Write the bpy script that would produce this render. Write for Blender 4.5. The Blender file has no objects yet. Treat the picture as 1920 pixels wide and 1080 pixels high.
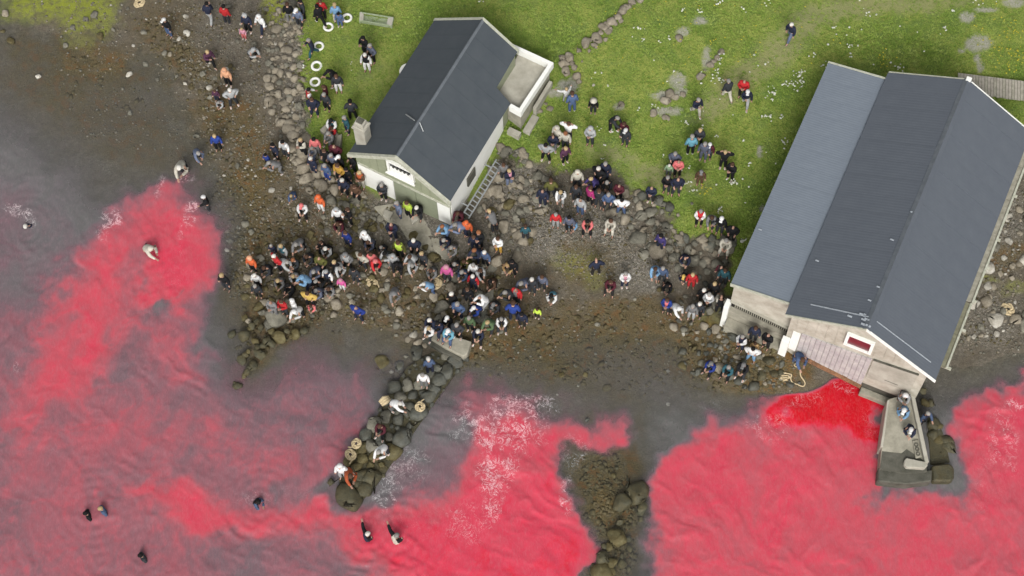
import bpy, bmesh, math, random
import numpy as np
from mathutils import Vector, Matrix

SC = bpy.context.scene
COL = SC.collection
random.seed(7)
R = math.radians

# ------------------------------------------------------------------ camera
TH, ROLL, FPX, DIST = R(23.617), R(2.314), 3541.8, 100.0
CAM = np.array([0, -DIST * math.sin(TH), DIST * math.cos(TH)])
FW = -CAM / DIST
RT0 = np.array([1.0, 0, 0])
UP0 = np.cross(RT0, FW)
RT = math.cos(ROLL) * RT0 - math.sin(ROLL) * UP0
UP = math.sin(ROLL) * RT0 + math.cos(ROLL) * UP0
cd = bpy.data.cameras.new('camera')
cam = bpy.data.objects.new('camera', cd)
COL.objects.link(cam)
cam.matrix_world = Matrix(((RT[0], UP[0], -FW[0], CAM[0]), (RT[1], UP[1], -FW[1], CAM[1]),
                           (RT[2], UP[2], -FW[2], CAM[2]), (0, 0, 0, 1)))
cd.sensor_width = 36.0
cd.lens = 36.0 * FPX / 1920.0
cd.clip_start = 1.0
cd.clip_end = 3000.0
SC.camera = cam

# ------------------------------------------------------------------ sky and light (overcast)
SUN_EL, SUN_AZ = R(44), R(-94)      # azimuth measured from +X, counter-clockwise
world = bpy.data.worlds.new('World')
SC.world = world
world.use_nodes = True
wn = world.node_tree
bg = wn.nodes['Background']
sky = wn.nodes.new('ShaderNodeTexSky')
sky.sky_type = 'NISHITA'
sky.sun_disc = False
sky.sun_elevation = SUN_EL
sky.sun_rotation = math.pi / 2 - SUN_AZ
sky.dust_density = 4.0
sky.ozone_density = 0.6
ds = wn.nodes.new('ShaderNodeHueSaturation')
ds.inputs['Saturation'].default_value = 0.12
wn.links.new(sky.outputs[0], ds.inputs['Color'])
wn.links.new(ds.outputs[0], bg.inputs[0])
bg.inputs[1].default_value = 0.095
sd = bpy.data.lights.new('sun', 'SUN')
sd.energy = 1.25
sd.angle = R(24)
sd.color = (1.0, 0.97, 0.92)
sun = bpy.data.objects.new('sun', sd)
COL.objects.link(sun)
sv = Vector((math.cos(SUN_EL) * math.cos(SUN_AZ), math.cos(SUN_EL) * math.sin(SUN_AZ), math.sin(SUN_EL)))
sun.rotation_euler = sv.to_track_quat('Z', 'Y').to_euler()
SC.view_settings.view_transform = 'Standard'
SC.view_settings.look = 'None'
SC.view_settings.gamma = 1.0
SC.view_settings.exposure = 0.95
SC.render.resolution_x = 1024
SC.render.resolution_y = 576

# ------------------------------------------------------------------ picking and noise helpers
def ray(px, py):
    d = (px - 960) / FPX * RT + (540 - py) / FPX * UP + FW
    return d

def at(px, py, z=0.0):
    d = ray(px, py)
    t = (z - CAM[2]) / d[2]
    return CAM + t * d

def to_px(x, y, z):
    d = np.stack([x - CAM[0], y - CAM[1], z - CAM[2]], -1)
    w = d @ FW
    return 960 + FPX * (d @ RT) / w, 540 - FPX * (d @ UP) / w

def vnoise(x, y, seed=0):
    xi = np.floor(x).astype(np.int64); yi = np.floor(y).astype(np.int64)
    fx = x - xi; fy = y - yi
    fx = fx * fx * (3 - 2 * fx); fy = fy * fy * (3 - 2 * fy)
    def h(a, b):
        n = (a * 374761393 + b * 668265263 + seed * 974634777) & 0xffffffff
        n = ((n ^ (n >> 13)) * 1274126177) & 0xffffffff
        n = n ^ (n >> 16)
        return (n & 0xffff) / 65535.0
    a = h(xi, yi); b = h(xi + 1, yi); c = h(xi, yi + 1); d = h(xi + 1, yi + 1)
    return (a * (1 - fx) + b * fx) * (1 - fy) + (c * (1 - fx) + d * fx) * fy

def fbm(x, y, seed=0, octaves=4):
    s = 0; a = 0.5; t = 0
    for i in range(octaves):
        s = s + a * vnoise(x, y, seed + i * 17); t += a
        x = x * 2.03; y = y * 2.03; a *= 0.5
    return s / t                    # 0..1

def sstep(a, b, v):
    t = np.clip((v - a) / (b - a), 0, 1)
    return t * t * (3 - 2 * t)

def poly_sd(px, py, P):
    """signed distance (px) to polygon, positive inside"""
    P = np.array(P, float)
    d = np.full(px.shape, 1e9); ins = np.zeros(px.shape, bool)
    for i in range(len(P)):
        a = P[i]; b = P[(i + 1) % len(P)]
        e = b - a
        wx = px - a[0]; wy = py - a[1]
        t = np.clip((wx * e[0] + wy * e[1]) / (e @ e), 0, 1)
        d = np.minimum(d, np.hypot(wx - t * e[0], wy - t * e[1]))
        c = (a[1] > py) != (b[1] > py)
        if e[1] != 0:
            ins ^= c & (px < a[0] + (py - a[1]) / e[1] * e[0])
    return np.where(ins, d, -d)

# ------------------------------------------------------------------ terrain height from spot heights
SPOT = [(0,300,-.8),(0,600,-1.3),(0,1000,-1.8),(200,500,-.9),(200,800,-1.3),(200,1060,-1.7),(500,1060,-1.6),
(500,850,-1.0),(420,640,-.45),(600,740,-.6),(560,650,-.2),(680,650,-.15),(800,1060,-1.6),(900,900,-1.1),(950,760,-.35),
(880,700,-.08),(1000,690,-.07),(1150,740,-.16),(1060,700,-.1),(1250,800,-.6),(1250,1060,-1.4),(1500,1000,-1.7),(1500,800,-.8),
(1560,740,-.4),(1350,760,-.25),(1700,1040,-1.8),(1900,1000,-1.6),(1880,780,-.6),(1800,700,-.05),(1850,620,.35),(1880,480,.9),
(1900,340,1.6),(1780,640,.2),(40,200,-.2),(0,80,-.06),(180,260,-.13),(100,30,.06),(200,60,.06),(150,150,-.05),(260,120,-.05),(300,200,-.06),(300,280,-.1),
(360,250,-.05),(360,150,.08),(420,60,.3),(320,20,.15),(470,130,.5),(430,300,.03),(460,400,-.03),(370,400,-.3),(300,370,-.36),
(480,350,.15),(520,100,.75),(500,200,.6),(530,250,.7),(560,330,.6),(470,480,.06),(430,570,-.15),(520,450,.3),(560,560,.12),
(510,600,.12),(650,560,.15),(750,580,.1),(700,520,.35),(600,430,.4),(600,350,.55),(680,400,.45),(700,385,.4),(760,400,.48),(844,425,.85),(800,450,.5),
(850,470,.55),(800,520,.35),(900,500,.55),(900,580,.4),(830,650,.2),(960,600,.07),(1000,520,.4),(1100,600,.02),(1100,520,.4),
(1200,630,-.02),(1300,640,.06),(1250,560,.3),(1350,690,.3),(1420,690,.5),(1400,630,1.3),(1465,650,1.3),(1500,690,.7),(1450,730,.08),(1000,430,1.0),
(1100,420,1.1),(1200,490,.8),(980,330,1.25),(930,390,1.0),(580,20,1.2),(590,120,1.3),(600,220,1.3),(650,280,1.1),(700,100,1.8),(800,20,2.2),
(950,20,2.8),(1050,60,3.0),(1050,250,2.1),(1000,290,1.85),(1150,330,1.75),(1200,200,2.5),(1300,370,1.8),(1380,430,1.7),(1370,520,1.2),
(1350,250,2.3),(1400,50,3.2),(1550,80,3.2),(1700,100,3.1),(1900,60,3.3),(1900,190,2.8),(850,250,2.0),(1550,450,1.5),(1650,300,2.0),(1700,550,1.2),(1600,690,-.1),(540,620,.16),(500,655,.1),(468,700,-.02),(1150,960,.0),(1135,1060,-.01),(1120,875,-.03),(1100,960,-.1),(1210,960,-.35),(1040,960,-.8),(100,200,-.12),(200,350,-.3),(300,330,-.15),(100,300,-.42),(370,330,-.2),(1120,740,-.1),(1000,730,-.1),(1690,700,.1)]
_P = np.array([at(a, b, z)[:2] for a, b, z in SPOT]); _Z = np.array([s[2] for s in SPOT])
_K = np.hypot(_P[:, None, 0] - _P[None, :, 0], _P[:, None, 1] - _P[None, :, 1])
_A = np.block([[_K - 0.15 * np.eye(len(_P)), np.ones((len(_P), 1))], [np.ones((1, len(_P))), np.zeros((1, 1))]])
_W = np.linalg.solve(_A, np.append(_Z, 0))

def hbase(x, y):
    x = np.clip(np.asarray(x, float), -34, 34); y = np.clip(np.asarray(y, float), -24, 26)
    s = np.full(x.shape, _W[-1])
    for i in range(len(_P)):
        s = s + _W[i] * np.hypot(x - _P[i, 0], y - _P[i, 1])
    return s

def height(x, y):
    x = np.asarray(x, float); y = np.asarray(y, float)
    n = (fbm(x * .5, y * .5, 3) - .5) * .22 + (fbm(x * 2.2, y * 2.2, 9, 3) - .5) * .09
    return hbase(x, y) + n

def hz(x, y):
    return float(height(np.array([x]), np.array([y]))[0])

def on_ground(px, py, up=0.0):
    """world point on the terrain (raised by up) seen in the direction px, py"""
    z = 0.5
    for _ in range(7):
        p = at(px, py, z + up)
        z = max(hz(p[0], p[1]), -3)
    return np.array([p[0], p[1], z])

# ------------------------------------------------------------------ material helpers
def lin(c, k=0.68):
    return tuple(((v / 255.0 + .055) / 1.055) ** 2.4 * k if v > 10 else v / 255 / 12.92 * k for v in c) + (1.0,)

class NT:
    def __init__(s, name):
        s.m = bpy.data.materials.new(name); s.m.use_nodes = True
        s.t = s.m.node_tree; s.t.nodes.clear()
        s.out = s.n('ShaderNodeOutputMaterial')
    def n(s, typ, **kw):
        nd = s.t.nodes.new(typ)
        for k, v in kw.items():
            setattr(nd, k, v)
        return nd
    def l(s, a, b):
        s.t.links.new(a, b)
    def put(s, inp, v):
        if hasattr(v, 'is_output') or isinstance(v, bpy.types.NodeSocket):
            s.l(v, inp)
        else:
            inp.default_value = v
    def noise(s, scale, detail=4, rough=.6, vec=None, dist=0):
        nd = s.n('ShaderNodeTexNoise'); nd.inputs['Scale'].default_value = scale
        nd.inputs['Detail'].default_value = detail; nd.inputs['Roughness'].default_value = rough
        nd.inputs['Distortion'].default_value = dist
        s.l(vec if vec else s.co(), nd.inputs['Vector'])
        return nd.outputs['Fac']
    def voro(s, scale, feat='F1', out='Distance', vec=None, rnd=1):
        nd = s.n('ShaderNodeTexVoronoi'); nd.feature = feat; nd.inputs['Scale'].default_value = scale
        nd.inputs['Randomness'].default_value = rnd
        s.l(vec if vec else s.co(), nd.inputs['Vector'])
        return nd.outputs[out]
    def co(s):
        if not hasattr(s, '_co'):
            s._co = s.n('ShaderNodeTexCoord').outputs['Object']
        return s._co
    def pos(s):
        if not hasattr(s, '_po'):
            s._po = s.n('ShaderNodeNewGeometry').outputs['Position']
        return s._po
    def mapv(s, scale=(1, 1, 1), rot=(0, 0, 0), vec=None):
        nd = s.n('ShaderNodeMapping'); nd.inputs['Scale'].default_value = scale; nd.inputs['Rotation'].default_value = rot
        s.l(vec if vec else s.co(), nd.inputs['Vector'])
        return nd.outputs[0]
    def rng(s, v, a, b, c=0, d=1):
        nd = s.n('ShaderNodeMapRange'); s.l(v, nd.inputs[0])
        for i, q in enumerate((a, b, c, d)):
            nd.inputs[i + 1].default_value = q
        return nd.outputs[0]
    def math(s, op, a, b=0.0):
        nd = s.n('ShaderNodeMath', operation=op); s.put(nd.inputs[0], a); s.put(nd.inputs[1], b)
        return nd.outputs[0]
    def mix(s, f, a, b, mode='MIX'):
        nd = s.n('ShaderNodeMix', data_type='RGBA', blend_type=mode)
        s.put(nd.inputs[0], f); s.put(nd.inputs[6], a); s.put(nd.inputs[7], b)
        return nd.outputs[2]
    def attr(s, name):
        nd = s.n('ShaderNodeAttribute'); nd.attribute_name = name
        return nd.outputs['Fac']
    def ramp(s, f, stops):
        nd = s.n('ShaderNodeValToRGB'); e = nd.color_ramp.elements
        e[0].position, e[0].color = stops[0]
        e[1].position, e[1].color = stops[-1]
        for p, c in stops[1:-1]:
            q = e.new(p); q.color = c
        s.l(f, nd.inputs[0])
        return nd.outputs[0]
    def bump(s, h, strength=.5, dist=.02, nrm=None):
        nd = s.n('ShaderNodeBump'); nd.inputs['Strength'].default_value = strength
        nd.inputs['Distance'].default_value = dist
        s.l(h, nd.inputs['Height'])
        if nrm: s.l(nrm, nd.inputs['Normal'])
        return nd.outputs[0]
    def bsdf(s, col, rough=.8, nrm=None, metal=0, spec=.3):
        nd = s.n('ShaderNodeBsdfPrincipled')
        s.put(nd.inputs['Base Color'], col); s.put(nd.inputs['Roughness'], rough)
        nd.inputs['Metallic'].default_value = metal
        nd.inputs['Specular IOR Level'].default_value = spec
        if nrm: s.l(nrm, nd.inputs['Normal'])
        s.l(nd.outputs[0], s.out.inputs[0])
        return nd

def simple(name, c, var=.25, scale=6, rough=.8, c2=None, bstr=.3, bdist=.01, spec=.3, metal=0, streak=None):
    t = NT(name)
    vec = t.mapv(streak) if streak else None
    f = t.rng(t.noise(scale, 5, .65, vec), .3, .7)
    a = lin(c)
    b = lin(c2) if c2 else tuple(v * (1 - var) for v in a[:3]) + (1,)
    col = t.mix(f, b, a)
    t.bsdf(col, rough, t.bump(t.noise(scale * 5, 4), bstr, bdist), metal, spec)
    return t.m

# ------------------------------------------------------------------ object helpers
def tag(o, label=None, cat=None, group=None, kind=None):
    if label: o['label'] = label
    if cat: o['category'] = cat
    if group: o['group'] = group
    if kind: o['kind'] = kind
    return o

def link(name, me, parent=None, mats=()):
    o = bpy.data.objects.new(name, me)
    COL.objects.link(o)
    if parent is not None: o.parent = parent
    for m in mats:
        me.materials.append(m)
    return o

def empty(name, loc=(0, 0, 0), rz=0):
    o = bpy.data.objects.new(name, None); COL.objects.link(o)
    o.location = loc; o.rotation_euler = (0, 0, rz)
    o.empty_display_size = .3
    return o

def mesh_np(name, v, f):
    me = bpy.data.meshes.new(name)
    v = np.asarray(v, np.float32); f = np.asarray(f, np.int32)
    me.vertices.add(len(v)); me.vertices.foreach_set('co', v.ravel())
    n = f.shape[1]
    me.loops.add(f.size); me.loops.foreach_set('vertex_index', f.ravel())
    me.polygons.add(len(f)); me.polygons.foreach_set('loop_start', np.arange(0, f.size, n, dtype=np.int32))
    me.polygons.foreach_set('loop_total', np.full(len(f), n, np.int32))
    me.update(calc_edges=True)
    me.validate()
    return me

def smooth(me):
    me.polygons.foreach_set('use_smooth', np.ones(len(me.polygons), bool)); me.update()

class MB:
    """collects boxes, prisms and tubes into one mesh"""
    def __init__(s): s.v = []; s.f = []
    def prism(s, pts, z0, z1):
        """pts: list of xy (ccw); z0,z1 scalars or per-point lists"""
        n = len(pts); b = len(s.v)
        z0 = [z0] * n if np.isscalar(z0) else z0; z1 = [z1] * n if np.isscalar(z1) else z1
        s.v += [(p[0], p[1], z0[i]) for i, p in enumerate(pts)] + [(p[0], p[1], z1[i]) for i, p in enumerate(pts)]
        s.f.append(tuple(b + n - 1 - i for i in range(n))); s.f.append(tuple(b + n + i for i in range(n)))
        for i in range(n):
            j = (i + 1) % n
            s.f.append((b + i, b + j, b + n + j, b + n + i))
        return s
    def box(s, x0, x1, y0, y1, z0, z1):
        return s.prism([(x0, y0), (x1, y0), (x1, y1), (x0, y1)], z0, z1)
    def slab(s, q, th):
        """q: 4+ 3D points of the top face (ccw from above), extruded by th against the face normal"""
        q = [Vector(p) for p in q]
        n = (q[1] - q[0]).cross(q[2] - q[0]).normalized()
        b = len(s.v); k = len(q)
        s.v += [tuple(p - n * th) for p in q] + [tuple(p) for p in q]
        s.f.append(tuple(b + k - 1 - i for i in range(k))); s.f.append(tuple(b + k + i for i in range(k)))
        for i in range(k):
            j = (i + 1) % k
            s.f.append((b + i, b + j, b + k + j, b + k + i))
        return s
    def bar(s, a, b_, w, h=None):
        a = Vector(a); b_ = Vector(b_); h = h or w
        d = (b_ - a).normalized()
        up = Vector((0, 0, 1)) if abs(d.z) < .95 else Vector((0, 1, 0))
        r = d.cross(up).normalized(); u = r.cross(d)
        b = len(s.v)
        for c in (a, b_):
            for sx, sz in ((-1, -1), (1, -1), (1, 1), (-1, 1)):
                s.v.append(tuple(c + r * sx * w / 2 + u * sz * h / 2))
        s.f += [(b, b + 1, b + 2, b + 3), (b + 7, b + 6, b + 5, b + 4)]
        for i in range(4):
            j = (i + 1) % 4
            s.f.append((b + j, b + i, b + 4 + i, b + 4 + j))
        return s
    def tube(s, pts, r, n=7, closed=False):
        pts = [Vector(p) for p in pts]; b = len(s.v); m = len(pts)
        for i, p in enumerate(pts):
            if closed: d = pts[(i + 1) % m] - pts[i - 1]
            else: d = pts[min(i + 1, m - 1)] - pts[max(i - 1, 0)]
            d.normalize()
            up = Vector((0, 0, 1)) if abs(d.z) < .9 else Vector((0, 1, 0))
            rr = d.cross(up).normalized(); u = rr.cross(d)
            q = r[i] if not np.isscalar(r) else r
            for k in range(n):
                a = 2 * math.pi * k / n
                s.v.append(tuple(p + rr * math.cos(a) * q + u * math.sin(a) * q))
        for i in range(m if closed else m - 1):
            for k in range(n):
                a0 = b + i * n + k; a1 = b + i * n + (k + 1) % n
                c0 = b + ((i + 1) % m) * n + k; c1 = b + ((i + 1) % m) * n + (k + 1) % n
                s.f.append((a0, a1, c1, c0))
        if not closed:
            s.f.append(tuple(b + k for k in range(n))[::-1]); s.f.append(tuple(b + (m - 1) * n + k for k in range(n)))
        return s
    def build(s, name, mat, parent=None, sm=False, bevel=0):
        me = bpy.data.meshes.new(name)
        me.from_pydata(s.v, [], s.f); me.update()
        bm = bmesh.new(); bm.from_mesh(me)
        bmesh.ops.recalc_face_normals(bm, faces=bm.faces)
        if bevel:
            bmesh.ops.bevel(bm, geom=bm.edges[:], offset=bevel, segments=1, affect='EDGES')
        bm.to_mesh(me); bm.free()
        if sm: smooth(me)
        return link(name, me, parent, [mat] if not isinstance(mat, (list, tuple)) else mat)

# ------------------------------------------------------------------ ground sheet
def axis(lo, hi, step, far):
    c = list(np.arange(lo, hi + 1e-6, step))
    g = []; d = step; p = hi
    while p < far:
        d *= 1.35; p += d; g.append(p)
    h = []; d = step; p = lo
    while p > -far:
        d *= 1.35; p -= d; h.append(p)
    return np.array(h[::-1] + c + g)

GX = axis(-33, 33, .13, 900); GY = axis(-22, 24, .13, 900)
X, Y = np.meshgrid(GX, GY)
Z = height(X, Y)
PX, PY = to_px(X, Y, Z)
GRASS = [(500,-80),(560,-20),(555,60),(568,150),(575,250),(610,300),(650,330),(705,372),(760,380),(900,360),(935,290),(985,300),(1020,300),(1050,320),(1140,315),(1170,345),(1210,372),(1255,390),(1270,440),(1340,452),(1372,470),(1362,545),(1420,560),(1700,560),(1850,420),(1880,310),(1990,330),(2100,-80)]
GRASS2 = [(1025,280),(1060,280),(1045,335),(1030,330)]
warp = (fbm(X * .9, Y * .9, 40) - .5)
warp2 = (fbm(X * 3.1, Y * 3.1, 44) - .5)
gd = poly_sd(PX, PY, GRASS) + warp * 46 + warp2 * 26
grass = sstep(-8, 8, gd)
# bare rock patches and trodden path inside the grass
def blob(x, y, rx, ry, ang=0, soft=.35, wob=.5, seed=1):
    c, s_ = math.cos(R(ang)), math.sin(R(ang))
    u = ((PX - x) * c + (PY - y) * s_) / rx; v = (-(PX - x) * s_ + (PY - y) * c) / ry
    r = np.hypot(u, v) + (fbm(X * 1.6, Y * 1.6, 60 + seed) - .5) * wob * 2
    return 1 - sstep(1 - soft, 1 + soft, r)
bare = np.zeros_like(X)
for i, (x, y, rx, ry) in enumerate([(1272,150,17,17),(1835,82,20,15),(1812,32,14,9),(1845,18,22,5),(1832,108,7,9),(1838,125,6,9),(1068,163,22,16),(1040,172,16,9),(1278,172,12,10),
                     (1802,94,6,5),(1245,180,22,10),(1160,200,9,5),(1252,207,24,9),(1325,110,9,18),(1425,285,6,12),(1310,40,14,8),(990,190,22,16),(1900,5,20,8),(1280,60,14,8),(1430,390,8,8)]):
    bare = np.maximum(bare, blob(x, y, rx, ry, 0, .35, .55, i))
path = np.zeros_like(X)
for i, (x, y, rx, ry, a) in enumerate([(1520,40,80,26,-30),(1460,95,60,26,-35),(1400,140,60,22,-25),(1700,0,150,22,-4),(1350,190,60,22,-30),(1240,330,70,22,10),(1150,290,50,18,10),(1600,14,80,20,-12),(690,130,40,60,0)]):
    path = np.maximum(path, blob(x, y, rx, ry, a, .6, .6, 90 + i) * (.85 if i < 8 else .25))
dark = np.zeros_like(X)
for i, (x, y, rx, ry, a, w) in enumerate([(1440,470,20,110,24,.7),(1500,330,18,120,24,.5),(1560,200,24,90,24,.5),(1700,90,110,28,8,.45),(975,120,30,30,0,.8),(960,240,50,30,0,.4),(1420,420,40,80,20,.5),(1050,70,30,50,30,.4),(860,25,90,18,0,.15),(1850,220,60,30,10,.4)]):
    dark = np.maximum(dark, w * blob(x, y, rx, ry, a, .6, .5, 120 + i))  # darker, longer grass; strips along the shed paint in its shade
# gravel terrace (grey), weed (olive brown), bright green algae
grav = np.zeros_like(X)
for i, (x, y, rx, ry, a, w) in enumerate([(1080,440,130,55,0,1),(1190,510,80,45,10,.9),(980,370,70,70,0,.9),(780,430,90,45,30,1),(1860,420,60,80,0,1),(1860,600,60,50,0,.7),(560,120,40,220,0,.7),(460,60,120,90,0,.3),(650,400,90,50,20,.7),(880,450,90,50,0,.6),(590,300,50,80,0,.8)]):
    grav = np.maximum(grav, w * blob(x, y, rx, ry, a, .5, .5, 150 + i))
weed = np.zeros_like(X) + 0.0
for i, (x, y, rx, ry, a, w) in enumerate([(470,340,50,70,20,1),(300,50,60,60,0,.5),(350,110,80,28,30,.6),(430,220,70,50,35,.8),(520,330,60,60,0,.4),(560,440,60,60,0,.6),(480,440,40,60,0,.8),(960,640,170,60,15,.9),(1180,620,150,60,0,.8),(1090,500,60,40,0,.6),(1340,660,90,60,0,.8),(1440,695,80,50,0,1),
                     (520,600,110,50,20,.7),(700,560,120,60,0,.5),(900,560,140,60,0,.35),(480,690,30,60,30,.5),(1130,920,75,150,8,1.0),(1125,1040,70,90,0,1.0),(150,120,150,40,10,.8),(180,200,160,50,20,.7),(250,270,120,40,20,.5),(60,140,80,40,0,.6),(740,700,60,50,0,.6),(1880,480,60,25,0,.6),(1000,720,150,25,0,.3),(1750,860,50,60,0,.6),(740,520,70,50,0,.5),(640,370,50,30,0,.5)]):
    weed = np.maximum(weed, w * blob(x, y, rx, ry, a, .55, .6, 200 + i))
algae = np.zeros_like(X)
for i, (x, y, rx, ry, a, w) in enumerate([(90,5,120,26,0,1),(160,25,45,34,0,.9),(40,30,60,14,0,.5),(150,75,30,16,0,.35),(190,40,22,26,0,.7),(1080,490,45,22,0,.3),(1110,520,25,22,0,.3),(655,385,28,14,0,.35),(1330,590,30,18,0,.2),(1905,540,30,14,0,.35),(520,20,28,30,0,.9),(1840,520,30,6,10,.5)]):
    algae = np.maximum(algae, w * blob(x, y, rx, ry, a, .5, .7, 260 + i))
wet = 1 - sstep(.1, .9, Z + warp * .5)
FX, FY = len(GX), len(GY)
V = np.stack([X, Y, Z], -1).reshape(-1, 3)
idx = np.arange(FX * FY).reshape(FY, FX)
F = np.stack([idx[:-1, :-1], idx[:-1, 1:], idx[1:, 1:], idx[1:, :-1]], -1).reshape(-1, 4)
gme = mesh_np('ground', V, F)
smooth(gme)
for nm, a in (('grass', grass), ('bare', bare), ('path', path), ('dark', dark), ('grav', grav), ('weed', weed), ('algae', algae), ('wet', wet)):
    at_ = gme.attributes.new(nm, 'FLOAT', 'POINT')
    at_.data.foreach_set('value', a.astype(np.float32).ravel())

t = NT('ground_material')
n1 = t.noise(.6, 6, .6); n2 = t.noise(3.5, 6, .7); n3 = t.noise(14, 4, .7); n4 = t.noise(45, 3, .7)
# grass
gcol = t.ramp(t.rng(n2, .3, .7), [(0, lin((88, 114, 44))), (.45, lin((124, 150, 62))), (1, lin((164, 178, 94)))])
gcol = t.mix(t.rng(t.noise(.3, 5, .6), .38, .56), gcol, lin((172, 182, 90)))
gcol = t.mix(t.math('MULTIPLY', t.rng(n3, .45, .62), .6), gcol, lin((72, 96, 38)))
gcol = t.mix(t.math('MULTIPLY', t.rng(t.noise(.8, 6, .7), .5, .6), .6), gcol, lin((96, 128, 62)))
gcol = t.mix(t.math('MULTIPLY', t.attr('path'), .9), gcol, t.mix(n3, lin((150, 154, 100)), lin((176, 170, 128))))
gcol = t.mix(t.math('MULTIPLY', t.attr('dark'), t.rng(n2, .25, .6)), gcol, lin((70, 98, 40)))
gcol = t.mix(t.math('MULTIPLY', t.rng(n4, .5, .75), .35), gcol, lin((160, 176, 96)))
# shingle, mud and pebbles
cell = t.voro(9, 'F1', 'Color')
cellv = t.n('ShaderNodeSeparateColor'); t.l(cell, cellv.inputs[0]); cv = cellv.outputs[0]
mud = t.mix(t.rng(n2, .35, .65), lin((100, 92, 78)), lin((126, 116, 100)))
gr = t.ramp(cv, [(0, lin((92, 87, 78))), (.5, lin((124, 118, 106))), (.85, lin((142, 137, 125))), (1, lin((178, 172, 160)))])
cell2 = t.n('ShaderNodeSeparateColor'); t.l(t.voro(22, 'F1', 'Color'), cell2.inputs[0])
gr = t.mix(.45, gr, t.ramp(cell2.outputs[0], [(0, lin((84, 80, 72))), (.8, lin((136, 130, 120))), (1, lin((196, 190, 178)))]))
sfac = t.math('MAXIMUM', t.attr('grav'), t.math('MULTIPLY', t.rng(t.noise(1.1, 5, .7), .4, .65), .55))
bcol = t.mix(sfac, mud, gr)
speck = t.math('MULTIPLY', t.math('GREATER_THAN', cell2.outputs[1], .93), .5)
bcol = t.mix(t.math('MULTIPLY', speck, t.attr('grav')), bcol, lin((205, 200, 190)))
wcol = t.ramp(t.rng(n3, .3, .7), [(0, lin((70, 60, 38))), (.5, lin((112, 96, 60))), (1, lin((138, 122, 84)))])
wfac = t.math('MULTIPLY', t.rng(t.noise(2.2, 6, .75), .33, .5), t.attr('weed'))
bcol = t.mix(t.math('MULTIPLY', t.rng(t.noise(5.5, 5, .8), .35, .6), t.math('MULTIPLY', t.attr('weed'), .5)), bcol, lin((98, 92, 62)))
bcol = t.mix(wfac, bcol, wcol)
orange = t.math('MULTIPLY', t.rng(t.noise(1.7, 5, .7), .52, .62), .8)
bcol = t.mix(t.math('MULTIPLY', orange, t.attr('weed')), bcol, lin((130, 92, 50)))
acol = t.mix(n3, lin((138, 148, 40)), lin((176, 184, 74)))
bcol = t.mix(t.math('MULTIPLY', t.attr('algae'), t.rng(n2, .3, .55)), bcol, acol)
darkw = t.math('MULTIPLY', t.attr('wet'), .12)
bcol = t.mix(darkw, bcol, t.mix(1.0, bcol, (.5, .5, .47, 1), 'MULTIPLY'))
col = t.mix(t.attr('grass'), bcol, gcol)
rk = t.ramp(t.rng(n3, .25, .75), [(0, lin((140, 142, 112))), (1, lin((205, 202, 192)))])
col = t.mix(t.math('MULTIPLY', t.attr('bare'), t.rng(n2, .25, .5)), col, rk)
hb = t.math('ADD', t.math('MULTIPLY', n2, .7), t.math('MULTIPLY', n3, .5))
nr = t.bump(hb, .9, .12); nr = t.bump(t.noise(30, 4, .8), .8, .05, nr)
rough = t.mix(t.attr('wet'), (.95, .95, .95, 1), (.5, .5, .5, 1))
t.bsdf(col, rough, nr, 0, .25)
ground = link('ground', gme, None, [t.m]); tag(ground, kind='structure')

# ------------------------------------------------------------------ water sheet with suspended blood
WX = axis(-33, 33, .09, 900); WY = axis(-22, 24, .09, 900)
XW, YW = np.meshgrid(WX, WY)
UX, UY = to_px(XW, YW, np.zeros_like(XW))
HW = height(XW, YW)
depth = -HW
w1 = (fbm(XW * .35, YW * .35, 301, 5) - .5); w2 = (fbm(XW * .35 + 9, YW * .35, 305, 5) - .5)
w3 = (fbm(XW * 1.6, YW * 1.6, 309, 4) - .5); w4 = (fbm(XW * 1.6, YW * 1.6 + 5, 313, 4) - .5)
QX = UX + w1 * 120 + w3 * 44; QY = UY + w2 * 120 + w4 * 44
def sm(P, soft, off=0):
    d = poly_sd(QX, QY, P)
    return sstep(-soft * 1.35, soft * 1.35, d + off)
b = np.full(XW.shape, .10)
b = np.maximum(b, .27 * sm([(-200,300),(80,330),(150,500),(420,640),(700,640),(730,760),(800,1200),(-200,1200)], 60))
def over(b, v, m): return b * (1 - m) + v * m
b = over(b, .46, sm([(-200,560),(70,600),(130,500),(210,420),(290,350),(350,340),(440,440),(440,520),(395,560),(395,640),(430,760),(560,720),(700,720),(730,760),(640,900),(700,960),(840,900),(850,760),(900,735),(1000,740),(1170,770),(1200,860),(1240,900),(1200,1300),(-200,1300)], 34))
b = over(b, .34, sm([(430,690),(560,670),(730,680),(700,780),(560,800),(470,760)], 40) * .8)
b = over(b, .8, sm([(225,415),(300,375),(330,330),(352,400),(400,425),(425,480),(395,560),(330,582),(270,560),(240,600),(200,690),(130,760),(60,800),(90,650),(120,560),(150,480)], 30))
b = over(b, .95, sm([(270,500),(380,480),(400,540),(340,585),(280,560)], 16))
b = over(b, .46, sm([(215,470),(270,500),(275,560),(220,620),(230,540)], 22) * .7)
b = over(b, .62, sm([(30,800),(120,720),(300,780),(560,830),(600,900),(400,880),(240,850),(80,900)], 40) * .8)
b = over(b, .6, sm([(0,1100),(0,900),(130,870),(260,930),(200,1100)], 50) * .4)
b = over(b, .84, sm([(300,610),(390,600),(400,680),(330,700)], 30) * .5)
b = over(b, .92, sm([(260,925),(340,915),(600,965),(720,985),(845,925),(862,790),(960,775),(1080,790),(1160,765),(1190,830),(1085,832),(1062,900),(1095,960),(1075,1200),(740,1100),(640,1000),(420,1000),(370,1030),(320,1000)], 26))
b = over(b, 1.05, sm([(720,1000),(900,930),(1060,900),(1080,960),(1060,1200),(760,1200)], 40) * .8)
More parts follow.
